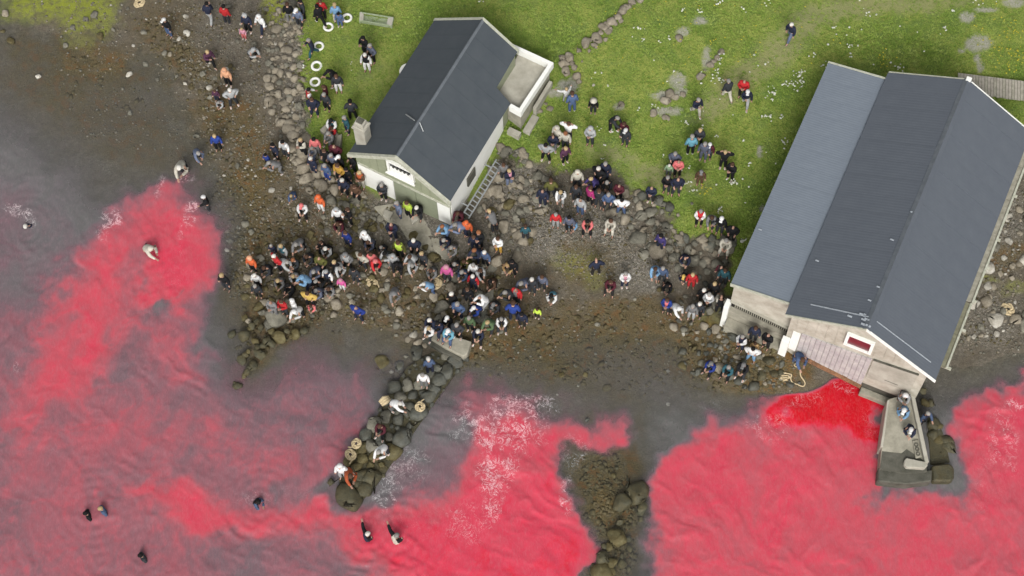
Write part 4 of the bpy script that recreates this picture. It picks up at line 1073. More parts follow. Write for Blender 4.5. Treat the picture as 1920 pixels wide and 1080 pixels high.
# boarded door of vertical planks
for k in range(14):
    a = .97 + k * .262
    tz0 = 1.62 - (a - 1.0) * .22; tz1 = tz0 - .262 * .22
    panel(B_, 'door_plank', M['plank_lilac'], a + .008, a + .252, tz0, 4.02 + (a - .97) * .085, .247, random.uniform(.05, .075), tz1)
panel(B_, 'bottom_beam', M['rust'], .97, 4.66, 1.44, 1.6, .247, .22, .63, .79)
panel(B_, 'grey_door', M['concrete_pale'], 4.70, 6.98, 1.95, 4.30, .247, .06, 2.3, 4.62)
panel(B_, 'door_track', M['concrete_dark'], 4.70, 7.0, 4.33, 4.39, .247, .1, 4.66, 4.72)
panel(B_, 'sill_crack', M['concrete_dark'], 5.6, 6.3, 2.5, 2.54, .186, .01, 2.52, 2.56)
MB().box(4.62, 7.35, .26, 3.0, -1.4, 1.9).build('foundation', M['concrete_dark'], B_)
MB().box(4.7, 6.7, -.1, .255, -1.4, .45).build('footing', M['concrete'], B_, bevel=.03)
MB().box(.3, 4.6, .4, .6, 1.2, 1.6).build('floor_beam', M['concrete_dark'], B_)
# cladding seams above the doors
for k in range(13):
    a = .6 + k * .5
    zt = min(zl(a), zrt(a)) - .25
    zb = 4.15 + max(0, a - 1) * .085 if a < 4.7 else 4.75
    if 3.0 < a < 4.5: continue
    if zt - zb > .2: panel(B_, 'cover_strip', M['cladding'], a, a + .045, zb, zt, .247, .02)
w2 = MB()
for q in ((3.05, 4.48, 4.92, 5.08), (3.05, 4.48, 6.14, 6.30)): w2.box(q[0], q[1], .1, .246, q[2], q[3])
for q in ((3.05, 3.21), (4.32, 4.48)): w2.box(q[0], q[1], .1, .246, 5.083, 6.137)
w2o = w2.build('window', M['white'], B_)
MB().box(3.213, 4.317, .19, .244, 5.083, 6.137).build('pane', M['glass_red'], w2o)
# roof planes
rk1 = MB().slab([(-.05, 0, Z0 - .03), (AR, 0, Z1), (AR, LB, Z1), (-.05, LB, Z0 - .03)], .1).build('roof', M['sheet_left'], B_)
tag(rk1, 'left main roof slope')
sheeting(rk1, AR - .02, Z1, -.08, Z0 - .04, .02, LB - .02, 14, M['sheet_left'], .002, .15)
rk2 = MB().slab([(AR, 0, Z1), (WB, 0, Z2), (WB, LB, Z2), (AR, LB, Z1)], .1).build('roof', M['sheet'], B_)
tag(rk2, 'right main roof slope')
sheeting(rk2, AR + .02, Z1, WB + .03, Z2 - .01, .02, LB - .02, 14, M['sheet'], .0015, .15)
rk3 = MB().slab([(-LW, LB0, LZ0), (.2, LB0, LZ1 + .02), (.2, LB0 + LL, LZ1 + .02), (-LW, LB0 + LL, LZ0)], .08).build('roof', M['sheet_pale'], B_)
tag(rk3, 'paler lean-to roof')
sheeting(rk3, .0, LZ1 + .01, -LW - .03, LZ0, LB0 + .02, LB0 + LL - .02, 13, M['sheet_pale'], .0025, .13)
MB().slab([(AR - .2, -.04, Z1 - .03), (AR, -.04, Z1 + .13), (AR, LB + .04, Z1 + .13), (AR - .2, LB + .04, Z1 - .03)], .02).build('ridge_cap', M['cap'], rk1)
MB().slab([(AR, -.04, Z1 + .13), (AR + .2, -.04, Z1 - .04), (AR + .2, LB + .04, Z1 - .04), (AR, LB + .04, Z1 + .13)], .02).build('ridge_cap', M['sheet'], rk2)
for s_, (a0, a1, zf) in enumerate(((-.05, AR, zl), (AR, WB + .05, zrt))):
    for yy in (-.07, LB + .01):
        m = MB(); v = [(a0, yy, zf(a0) - .16), (a1, yy, zf(a1) - .16), (a1, yy, zf(a1) + .06), (a0, yy, zf(a0) + .06)]
        m.v = v + [(x, y + .06, z) for x, y, z in v]; m.f = [(0, 1, 2, 3), (7, 6, 5, 4), (0, 4, 5, 1), (1, 5, 6, 2), (2, 6, 7, 3), (3, 7, 4, 0)]
        m.build('bargeboard', M['white'] if s_ else M['cream'], B_)
for yy in (LB0 - .05, LB0 + LL + .01):
    MB().bar((-LW - .03, yy, LZ0 - .02), (.0, yy, LZ1 + .0), .08, .2).build('bargeboard', M['cream'], rk3)
# sealant strips and patches on the roof
MB().bar((.9, .75, zl(.9) + .07), (AR - .1, .62, zl(AR - .1) + .07), .06, .03).build('sealant_strip', M['mortar_pale'], rk1)
MB().bar((AR + .3, .62, zrt(AR + .3) + .07), (WB - .5, .62, zrt(WB - .5) + .06), .045, .03).build('sealant_strip', M['mortar_pale'], rk2)
rs = random.Random(9)
for k in range(9):
    a = AR - abs(rs.gauss(.15, .5)); b_ = abs(rs.gauss(.5, .35)); s_ = rs.uniform(.05, .16)
    MB().box(-s_, s_, -s_ * .4, s_ * .4, 0, .02).build('sealant_patch', M['mortar_pale'], rk1).location = (a, b_, zl(a) + .09)
for a, b_ in ((AR - .5, 5.0), (AR - .1, 6.7), (.35, 3.2), (AR - .25, 2.3), (AR - .4, 1.5), (-2.9, 4.0)):
    z = zl(a) if a > 0 else LZ0 + .05
    MB().box(-.09, .09, -.035, .035, 0, .03).build('sealant_patch', M['mortar_pale'], rk1 if a > 0 else rk3).location = (a, b_, z + .08)
MB().box(-.1, .16, -.1, .1, 0, .14).build('ridge_end', M['white'], rk1).location = (AR, LB, Z1 + .05)
# timber gutter boards along the right wall
for (a0, a1, b0, b1, mt) in ((7.83, 8.20, 4.75, 15.0, 'oldwood'), (7.83, 8.16, .95, 4.7, 'oldwood2')):
    n_ = 5 if b1 > 10 else 2
    for k in range(n_):
        y0 = b0 + (b1 - b0) * k / n_; y1 = b0 + (b1 - b0) * (k + 1) / n_ - .015
        MB().box(a0, a1 - .12, y0, y1, 4.88, 5.0).build('gutter_board', M[mt], B_)
        MB().box(a1 - .1, a1, y0, y1, 4.86, 5.08).build('gutter_board', M['cream'], B_)
for b_ in (1.0, 3.2, 4.9, 6.9, 8.6, 11.3, 13.2):
    MB().box(7.38, 8.34, b_, b_ + .12, 4.74, 4.86).build('bracket', M['cream'], B_)

# concrete pier in front of the shed
pr = empty('pier'); tag(pr, 'sloping concrete pier jutting into the red water below the grey shed', 'pier')
def zp(x, y): return float(np.interp(y, [735, 910], [1.5, .95]))
def pprism(parent, pts, zt, zb, name, mat, bev=.03):
    p = [at(x, y, zt(x, y) if callable(zt) else zt) for x, y in pts][::-1]
    return MB().prism([tuple(q[:2]) for q in p], zb, [q[2] for q in p]).build(name, M[mat], parent, False, bev)
pprism(pr, [(1666,748),(1706,738),(1733,862),(1738,884),(1700,886),(1650,878),(1652,850)], zp, -1.6, 'deck', 'concrete', .02)
pprism(pr, [(1647,876),(1700,886),(1748,880),(1747,902),(1700,908),(1645,902)], .8, -1.8, 'end_block', 'concrete_dark', .06)
pprism(pr, [(1707,738),(1715,740),(1742,866),(1735,868)], lambda x, y: zp(x, y) + .3, -1.4, 'curb', 'concrete_pale', .02)
pprism(pr, [(1664,750),(1668,749),(1656,838),(1651,836)], lambda x, y: zp(x, y) + .14, -1.4, 'curb', 'concrete_pale', .02)
pprism(pr, [(1654,846),(1690,850),(1700,842),(1724,858),(1736,868),(1738,884),(1700,886),(1650,878)], lambda x, y: zp(x, y) + .012, .5, 'wet_deck', 'concrete_dark', 0)
pprism(pr, [(1738,770),(1762,790),(1774,830),(1782,868),(1744,872)], .12, -1.8, 'rubble_base', 'rock_dark', .05)
pprism(pr, [(1696,862),(1700,858),(1738,866),(1740,872),(1734,878),(1700,876),(1695,870)], 1.35, .9, 'bench_block', 'concrete_pale', .04)
pprism(pr, [(1711,826),(1722,824),(1729,856),(1717,859)], 1.3, 1.0, 'mooring_plate', 'concrete', .02)
for yy in (834, 842, 851):
    o = MB().tube([Vector(at(1718 + (yy - 834) * .2, yy, 1.33)) + Vector((math.cos(q) * .09, math.sin(q) * .09, 0)) for q in np.linspace(0, 2 * math.pi, 9)[:-1]], .025, 5, True).build('mooring_ring', M['concrete_dark'], pr)
pprism(pr, [(1747,872),(1780,868),(1789,876),(1789,898),(1784,902),(1749,902)], .6, -1.8, 'side_block', 'rock_dark', .08)
pk = bank('dark weedy rocks tucked between the concrete pier and the grey shed', 'rock bank', 'boulder_bank')
lst(pk, 1440, 600, 3.375, [(1080,870,120),(1100,800,90),(1060,930,80),(1020,760,80),(1000,640,60),(1130,900,60),(960,480,50),(980,560,60),(1050,700,60),(1120,840,110),(1070,820,100),(1110,930,120),(1150,860,60),(1030,700,90),(1090,960,100),(1010,560,60)], ['rock_dark', 'rock_dark', 'rock_weed'], sink=.3, zadd=.75)

# boardwalk at the top right
bw = empty('boardwalk'); tag(bw, 'weathered plank footbridge leading off behind the grey shed', 'footbridge')
for i in range(34):
    x = 1796 + i * 5.6; y = 137 + (x - 1800) * .126; h_ = 36 + random.uniform(-1, 1)
    q = [Vector(at(a, b_, 3.45)) for a, b_ in ((x, y + h_), (x + 5.0, y + h_ + .6), (x + 5.4, y + .6), (x + .4, y))]
    for p in q: p.z += random.uniform(0, .006)
    MB().slab([tuple(p) for p in q], .06).build('plank', M['deckwood'] if i % 3 else M['oldwood'], bw)
for dy in (6, 30):
    MB().bar(at(1800, 137 + dy, 3.33), at(1984, 160 + dy, 3.33), .12, .1).build('beam', M['oldwood2'], bw)

# white painted rings on the lawn
ring_l = ['white ring lying on the grass just above the one among the crowd, lowest lone ring', 'white ring touching the legs of the person in a navy sweater', 'white ring on the grass, second from the top of the row', 'topmost white ring, nearest to the clear plastic frame', 'white ring at the bottom of the row, held among people in red']
prof = []
rme = None
for i, (x, y) in enumerate([(594,125),(598,88),(616,52),(651,35),(594,167)]):
    g = on_ground(x, y)
    if rme is None:
        ro = MB().tube([(math.cos(q) * .225, math.sin(q) * .225, .08) for q in np.linspace(0, 2 * math.pi, 29)[:-1]], .068, 8, True).build('white_ring', M['white'], None, True); rme = ro.data
    else:
        ro = bpy.data.objects.new('white_ring', rme); COL.objects.link(ro)
    ro.location = g; ro.rotation_euler = (.05, .03, i); ro.scale = (1.12, 1.12, 1) if i == 0 else (1.05, 1.05, 1)
    if i == 4: ro.location.z += .7
    tag(ro, ring_l[i], 'ring', 'white rings laid out on the lawn')
# clear plastic frame
pf = empty('plastic_frame'); tag(pf, 'long low box of worn clear plastic lying on the lawn above the boathouse', 'plastic box')
g = [Vector(on_ground(*p)) for p in ((676,28),(738,38),(735,53),(675,43))]
for k in range(4):
    a, b_ = g[k], g[(k + 1) % 4]
    MB().bar(a + Vector((0, 0, .25)), b_ + Vector((0, 0, .25)), .07, .06).build('rim', M['plastic'], pf)
    MB().bar(a, a + Vector((0, 0, .24)), .06).build('corner', M['plastic'], pf)
MB().slab([tuple(g[3] + Vector((0, 0, .04))), tuple(g[2] + Vector((0, 0, .04))), tuple(g[1] + Vector((0, 0, .04))), tuple(g[0] + Vector((0, 0, .04)))], .03).build('base', M['plastic'], pf)
for (a, b_) in ((0, 3), (2, 1)):
    c = g[a] * .9 + g[b_] * .1; d = g[b_]; s_ = (g[1] - g[0]).normalized() * (.22 if a == 0 else -.3)
    MB().slab([tuple(g[a] + Vector((0, 0, .3))), tuple(g[b_] + Vector((0, 0, .3))), tuple(g[b_] + s_ + Vector((0, 0, .26))), tuple(g[a] + s_ + Vector((0, 0, .26)))], .02).build('end_panel', M['concrete_pale'], pf)
# satellite dish beside the left wall
dsh = empty('satellite_dish'); tag(dsh, 'round white dish half hidden under the left eave of the boathouse', 'dish')
g = at(764, 134, 2.6)
m = MB(); n_ = 22
for j, (r_, z_) in enumerate([(0.02, -.07), (.25, -.05), (.42, 0.0), (.45, .01)]):
    for k in range(n_): m.v.append((math.cos(2 * math.pi * k / n_) * r_, math.sin(2 * math.pi * k / n_) * r_, z_))
for j in range(3):
    for k in range(n_): m.f.append((j * n_ + k, (j + 1) * n_ + k, (j + 1) * n_ + (k + 1) % n_, j * n_ + (k + 1) % n_))
do = m.build('dish', M['white'], dsh, True); do.location = g; do.rotation_euler = (R(16), R(-8), 0)
MB().tube([(g[0], g[1], g[2] - .08), (g[0] + .1, g[1] - .1, .8)], .03, 6).build('mast', M['alu'], dsh)

# rope coils
def coil(px, py, rpx, label, up=.04, turns=5, seed=1, zfix=None, hole=.3):
    rd = random.Random(seed); g = on_ground(px, py) if zfix is None else at(px, py, zfix)
    R_ = rpx / 35.4; pts = []
    for k in range(turns * 22):
        a = k / 22 * 2 * math.pi; f = 1 - (1 - hole) * (k / (turns * 22))
        rr_ = R_ * f * (1 + .05 * math.sin(a * 2.3 + seed)) ; pts.append((math.cos(a) * rr_, math.sin(a) * rr_ * .88, up + .04 * math.sin(a * 1.7 + k) + .05 * (k / (turns * 22))))
    pts = [(R_ * 1.5, -R_ * .6, up), (R_ * 1.25, -R_ * .3, up)] + pts
    o = MB().tube(pts, .036, 5).build('rope_coil', M['rope'], None, True)
    o.location = g; o.rotation_euler = (0, 0, rd.uniform(0, 6.28))
    tag(o, label, 'rope', 'coils of tan rope left on the shore')
coil(262, 6, 12, 'coil of tan rope on the beach at the top left, beside the green algae', seed=1)
coil(697, 530, 11, 'oval rope coil in the mud below the person in red, left of the round coil', seed=2)
coil(818, 532, 12, 'tightly wound round rope coil next to the person in magenta', turns=9, seed=3, hole=.12)
coil(788, 763, 10, 'rope coil on the right edge of the jetty, halfway along', zfix=.62, seed=4)
coil(668, 832, 10, 'upper of the two rope coils near the tip of the jetty', zfix=.6, seed=5)
coil(657, 853, 11, 'lower of the two rope coils near the tip of the jetty', zfix=.6, seed=6)
coil(1890, 580, 13, 'rope coil on the gravel at the right edge behind the shed', turns=6, seed=7)
pts = []
for (x, y) in [(722,522),(742,530),(748,552),(722,562),(706,545),(716,530),(745,545),(742,575),(716,600),(725,615),(762,628),(768,660),(772,700),(800,740),(812,772),(792,795),(745,778),(700,760),(682,725),(690,690),(660,680),(620,672),(595,668),(590,690),(620,695),(660,700),(670,720),(630,712),(600,710),(595,725),(630,728),(655,735),(625,742),(604,745)]:
    g = on_ground(1340 + x / 4.8, 560 + y / 4.8); pts.append((g[0], g[1], max(g[2], .02) + .09))
sp = []
for i in range(len(pts) - 1):
    p0_, p1_, p2_, p3_ = [Vector(pts[max(0, min(len(pts) - 1, j))]) for j in (i - 1, i, i + 1, i + 2)]
    for q in (0, .33, .66):
        sp.append(.5 * ((2 * p1_) + (-p0_ + p2_) * q + (2 * p0_ - 5 * p1_ + 4 * p2_ - p3_) * q * q + (-p0_ + 3 * p1_ - 3 * p2_ + p3_) * q ** 3))
ro = MB().tube(sp, .035, 5).build('rope', M['rope'], None, True); tag(ro, 'loose tan rope snaking over the weedy rocks left of the shed door', 'rope')
sk = MB(); g = at(722, 752, .75)
for k in range(3): sk.tube([(-.28, -.12 + k * .12, .05), (0, -.13 + k * .13, .12 + .03 * k), (.28, -.1 + k * .1, .05)], [.06, .11, .05], 8)
so = sk.build('sack', M['rope'], None, True); so.location = g; so.rotation_euler = (0, 0, .6)
tag(so, 'pale tan bundle lying on the jetty left of the white bag', 'bundle')

# ------------------------------------------------------------------ people
def skin(name, pts, edges, radii, root=0, sub=1):
    me = bpy.data.meshes.new(name); me.from_pydata([tuple(p) for p in pts], edges, []); me.update()
    o = bpy.data.objects.new(name, me); COL.objects.link(o)
    md = o.modifiers.new('s', 'SKIN'); md.use_smooth_shade = True
    sv_ = me.skin_vertices[0].data
    for i, r_ in enumerate(radii):
        sv_[i].radius = (r_, r_) if np.isscalar(r_) else r_
        sv_[i].use_root = (i == root)
    if sub:
        m2_ = o.modifiers.new('u', 'SUBSURF'); m2_.levels = sub
    bpy.context.view_layer.update()
    dg = bpy.context.evaluated_depsgraph_get()
    out = bpy.data.meshes.new_from_object(o.evaluated_get(dg)); out.name = name
    bpy.data.objects.remove(o); bpy.data.meshes.remove(me)
    smooth(out)
    return out

ARM = dict(down=((.06, -.03, -.27), (.09, .05, -.52)), front=((.07, .05, -.26), (-.08, .25, -.17)), pocket=((.12, -.07, -.25), (.02, .10, -.40)),
           phone=((.05, .17, -.16), (-.11, .33, .06)), hip=((.21, -.08, -.18), (.05, .03, -.36)), up=((.10, .06, .25), (.14, .08, .52)),
           side=((.24, .03, -.08), (.46, .12, -.02)), reach=((.03, .16, -.18), (-.03, .34, -.28)), knee=((.07, .08, -.22), (-.05, .27, -.26)), head=((.27, .02, .06), (.08, .04, .24)))
LEG = dict(stand=((.03, .03, -.42), (.03, -.01, -.84)), fwd=((.02, .2, -.38), (.02, .26, -.80)), back=((.02, -.05, -.42), (.02, -.34, -.76)),
           sit=((.09, .41, .0), (.10, .40, -.42)), crouch=((.12, .36, .06), (.10, .12, -.30)), wide=((.06, .05, -.41), (.1, .0, -.83)), bend=((.03, .08, -.40), (.03, -.04, -.78)))
POSES = dict(  # name: (pelvis z, lean deg, arm L, arm R, leg L, leg R)
    stand=(.93, 2, 'down', 'down', 'stand', 'stand'), folded=(.93, 1, 'front', 'front', 'stand', 'stand'), pocket=(.93, 3, 'pocket', 'pocket', 'stand', 'wide'),
    phone=(.93, 0, 'phone', 'phone', 'stand', 'stand'), walk=(.91, 8, 'down', 'front', 'fwd', 'back'), hips=(.92, 4, 'hip', 'hip', 'wide', 'wide'),
    wave=(.92, 6, 'side', 'up', 'wide', 'stand'), bend=(.88, 48, 'front', 'reach', 'bend', 'stand'), sit=(.50, 16, 'knee', 'knee', 'sit', 'sit'),
    crouch=(.40, 34, 'knee', 'front', 'crouch', 'crouch'), point=(.93, 2, 'reach', 'down', 'stand', 'wide'), hands_head=(.93, -2, 'head', 'head', 'stand', 'stand'), lean=(.91, 30, 'front', 'reach', 'fwd', 'stand'))
def build_pose(nm):
    pz, lean, aL, aR, lL, lR = POSES[nm]
    l = R(lean); t_ = Vector((0, math.sin(l), math.cos(l))); f_ = Vector((0, math.cos(l), -math.sin(l)))
    P = Vector((0, 0, pz)); up = Vector((0, math.sin(l * .45), math.cos(l * .45)))
    chest = P + t_ * .36; neck = P + t_ * .52 + f_ * .01; hb = neck + up * .07 + Vector((0, .02, 0)); hm = hb + up * .09 + Vector((0, .012, 0)); ht = hm + up * .075 - Vector((0, .01, 0))
    sh = [P + t_ * .475 + Vector((s * .165, 0, 0)) for s in (-1, 1)]
    elbs = []; wrs = []
    for s, a, S in ((-1, aL, sh[0]), (1, aR, sh[1])):
        e, w = ARM[a]; k = min(1, abs(lean) / 60)
        elbs.append(S + Vector((s * e[0], e[1], e[2]))); wrs.append(S + Vector((s * w[0], w[1] + (.0 if k < .5 else .02), w[2])))
    hips_ = [P + Vector((s * .085, 0, -.02)) for s in (-1, 1)]
    kn = []; an = []; toe = []
    for s, a, H in ((-1, lL, hips_[0]), (1, lR, hips_[1])):
        k, q = LEG[a]; kn.append(H + Vector((s * k[0], k[1], k[2]))); an.append(H + Vector((s * q[0], q[1], q[2])))
        toe.append(an[-1] + Vector((s * .02, .15, -.045)))
    # continuous body with head, limbs and five-fingered hands
    pts = [P, P + t_ * .18, chest, neck, hb, hm, ht]; rad = [(.12, .10), (.11, .09), (.13, .095), .05, .062, (.082, .095), (.066, .078)]
    ed = [(0, 1), (1, 2), (2, 3), (3, 4), (4, 5), (5, 6)]
    nose = hm + Vector((0, .115, 0)) - up * .01; pts.append(nose); rad.append(.014); ed.append((5, 7))
    for i, s in ((0, -1), (1, 1)):
        b0 = len(pts)
        hand = wrs[i] + (wrs[i] - elbs[i]).normalized() * .075
        pts += [sh[i], elbs[i], wrs[i], hand]; rad += [.052, .04, .028, (.034, .018)]
        ed += [(2, b0), (b0, b0 + 1), (b0 + 1, b0 + 2), (b0 + 2, b0 + 3)]
        d = (wrs[i] - elbs[i]).normalized(); x_ = d.cross(Vector((0, 0, 1)) if abs(d.z) < .9 else Vector((0, 1, 0))).normalized(); y_ = x_.cross(d)
        for j, (off, ln) in enumerate(((-.033, .066), (-.011, .078), (.011, .073), (.032, .056))):
            a = hand + x_ * off + d * .025; b1 = len(pts)
            pts += [a, a + d * ln * .6, a + d * ln - y_ * .02]; rad += [.011, .0095, .008]; ed += [(b0 + 3, b1), (b1, b1 + 1), (b1 + 1, b1 + 2)]
        a = wrs[i] + d * .03 - x_ * s * .03; b1 = len(pts)
        pts += [a, a + d * .035 - x_ * s * .03]; rad += [.013, .010]; ed += [(b0 + 2, b1), (b1, b1 + 1)]
        b2 = len(pts); pts += [hips_[i], kn[i], an[i], toe[i]]; rad += [.085, .055, .036, .03]; ed += [(0, b2), (b2, b2 + 1), (b2 + 1, b2 + 2), (b2 + 2, b2 + 3)]
    body = skin('body', pts, ed, rad, 0, 1)
    # jacket: torso and sleeves (sleeves are material slot 1)
    jp = [P - t_ * .07, P + t_ * .14, chest, P + t_ * .485, sh[0], elbs[0], wrs[0] + (wrs[0] - elbs[0]) * .12, sh[1], elbs[1], wrs[1] + (wrs[1] - elbs[1]) * .12]
    jr = [(.19, .16), (.18, .15), (.195, .15), (.095, .085), .10, .08, .062, .10, .08, .062]
    jk = skin('jacket', jp, [(0, 1), (1, 2), (2, 3), (2, 4), (4, 5), (5, 6), (2, 7), (7, 8), (8, 9)], jr, 0, 1)
    vs = []
    def segd(p, a, b): 
        ab = b - a; k = max(0, min(1, (p - a).dot(ab) / ab.length_squared)); return (p - a - ab * k).length
    mi = []
    for pg in jk.polygons:
        c = pg.center
        da = min(segd(c, sh[i] + (elbs[i] - sh[i]) * .2, elbs[i]) for i in (0, 1)); db = min(segd(c, elbs[i], wrs[i]) for i in (0, 1))
        dt = segd(c, P, chest + t_ * .06) - .075
        mi.append(1 if min(da, db) < dt else 0)
    # trousers and shoes
    tp = [P, P + Vector((0, 0, -.02)) - t_ * .02] + [hips_[0], kn[0], an[0] + (kn[0] - an[0]) * .08, hips_[1], kn[1], an[1] + (kn[1] - an[1]) * .08]
    tr_ = [(.15, .125), (.14, .12), .115, .085, .07, .115, .085, .07]
    trs = skin('trousers', tp, [(0, 1), (1, 2), (2, 3), (3, 4), (1, 5), (5, 6), (6, 7)], tr_, 0, 1)
    sm_ = []
    shoes = []
    for i in (0, 1):
        q = skin('shoe', [an[i] + Vector((0, -.03, -.02)), an[i] + Vector((0, .06, -.04)), toe[i]], [(0, 1), (1, 2)], [(.05, .05), (.055, .045), (.045, .03)], 0, 1)
        shoes.append(q)
    for me in [body, trs] + shoes: me.materials.clear(); me.materials.append(M['white'])
    jk.materials.clear(); jk.materials.append(M['white']); jk.materials.append(M['white'])
    jk.polygons.foreach_set('material_index', mi); jk.update()
    zmin = min(an[0].z, an[1].z) - .085
    return dict(body=body, jacket=jk, trousers=trs, shoes=shoes, head=hm, up=up, z0=zmin, top=ht.z, back=(chest - f_ * .16, t_))

def dome(kind):
    """hair and headwear around a head centred on the origin, facing +Y"""
    bm = bmesh.new(); bmesh.ops.create_uvsphere(bm, u_segments=12, v_segments=8, radius=1)
    for v in bm.verts:
        x, y, z = v.co
        if kind in ('short', 'beanie', 'cap'):
            k = .103 if kind == 'short' else .108
            v.co = Vector((x * k * .93, y * k * 1.08 - .010, z * k * 1.0 + .035))
            if y > .25 and z < .35: v.co.z = max(v.co.z, .062); 
            if z < -.2: v.co.z = max(v.co.z, -.03 if y < 0 else .03)
        elif kind == 'long':
            v.co = Vector((x * .105, y * .11 - .02, z * .105 + .03))
            if z < 0: v.co.z = z * .30 + .03; v.co.y = min(v.co.y, -.005) - .015
            if y > .3 and z < .4: v.co.z = max(v.co.z, .055)
        elif kind == 'hood':
            v.co = Vector((x * .128, y * .135 - .02, z * .14 + .005))
            if y > .6: v.co.y = .055
        elif kind == 'hat':
            v.co = Vector((x * .105, y * .115, z * .08 + .06))
            if abs(z) < .25: v.co = Vector((x * .2, y * .2, .045 + z * .03))
    if kind == 'cap':
        r = bmesh.ops.create_cube(bm, size=1)
        for v in r['verts']: v.co = Vector((v.co.x * .13, v.co.y * .10 + .135, v.co.z * .015 + .055 - (.015 if v.co.y > 0 else 0)))
    me = bpy.data.meshes.new({'short': 'hair', 'long': 'hair', 'hood': 'hood', 'beanie': 'beanie', 'cap': 'cap', 'hat': 'hat'}[kind])
    bm.to_mesh(me); bm.free(); smooth(me); me.materials.append(M['white'])
    return me
DOME = {k: dome(k) for k in ('short', 'long', 'hood', 'beanie', 'cap', 'hat')}
bkm = MB().box(-.14, .14, -.09, .06, -.22, .16)
pack_mesh = None

CC = dict(navy=(38,44,66), black=(26,27,30), charcoal=(52,55,60), grey=(122,122,122), lgrey=(178,180,180), white=(240,240,238), cream=(214,208,190), tan=(176,142,92), brown=(92,66,48), olive=(92,92,40), green=(84,110,72),
          red=(206,40,44), maroon=(88,32,44), coral=(226,112,112), pink=(222,150,170), magenta=(176,44,112), hotpink=(222,92,160), plum=(90,52,78), purple=(64,54,112), blue=(40,66,150), royal=(34,56,140), denim=(76,98,138), lblue=(124,172,214), sky=(110,180,204), teal=(44,92,104),
          orange=(236,104,52), peach=(240,172,128), rust=(186,84,44), mustard=(212,160,56), yellow=(238,196,92), hivis=(206,240,70), slate=(92,98,118), bluegrey=(108,120,148), mint=(150,180,140), slateblue=(70,88,120), dark=(40,38,36),
          skinc=(204,156,132), blond=(196,168,118), hbrown=(84,58,42), hblack=(24,22,22), hgrey=(150,146,140), hwhite=(226,222,212), ginger=(150,92,56))
CN = dict(lgrey='light grey', sky='turquoise blue', lblue='light blue', royal='royal blue', hotpink='bright pink', hivis='yellow hi-vis', bluegrey='blue-grey', slateblue='steel blue', charcoal='dark grey', mint='pale green', yellow='golden yellow', denim='denim blue', rust='rusty orange', slate='slate grey')
def cm(c):
    k = 'cloth_' + c
    if k not in M:
        t = NT(k); base = CC[c]; lum = .3 * base[0] + .59 * base[1] + .11 * base[2]; base = tuple((lum + (v - lum) * .86) * (.94 if lum > 150 else 1) for v in base)
        oi = t.n('ShaderNodeObjectInfo').outputs['Random']
        hs = t.n('ShaderNodeHueSaturation'); t.l(t.rng(oi, 0, 1, .85, 1.15), hs.inputs['Value'])
        t.l(t.mix(t.rng(t.noise(9, 3, .6), .3, .7), lin(tuple(v * .84 for v in base), .8), lin(base, .8)), hs.inputs['Color'])
        t.bsdf(hs.outputs[0], .85, t.bump(t.noise(14, 3, .6), .5, .02), 0, .2)
        M[k] = t.m
    return M[k]

POSEM = {}
def pose(nm):
    if nm not in POSEM: POSEM[nm] = build_pose(nm)
    return POSEM[nm]
PWORD = dict(stand='standing', folded='arms folded', pocket='hands in pockets', phone='filming', walk='walking', hips='hands on hips', wave='arms raised', bend='bending down', sit='sitting', crouch='crouching', point='reaching out', hands_head='hands on head', lean='leaning forward')
HWORD = dict(hblack='black hair', hbrown='brown hair', blond='blond hair', hgrey='grey hair', hwhite='white hair', ginger='ginger hair')

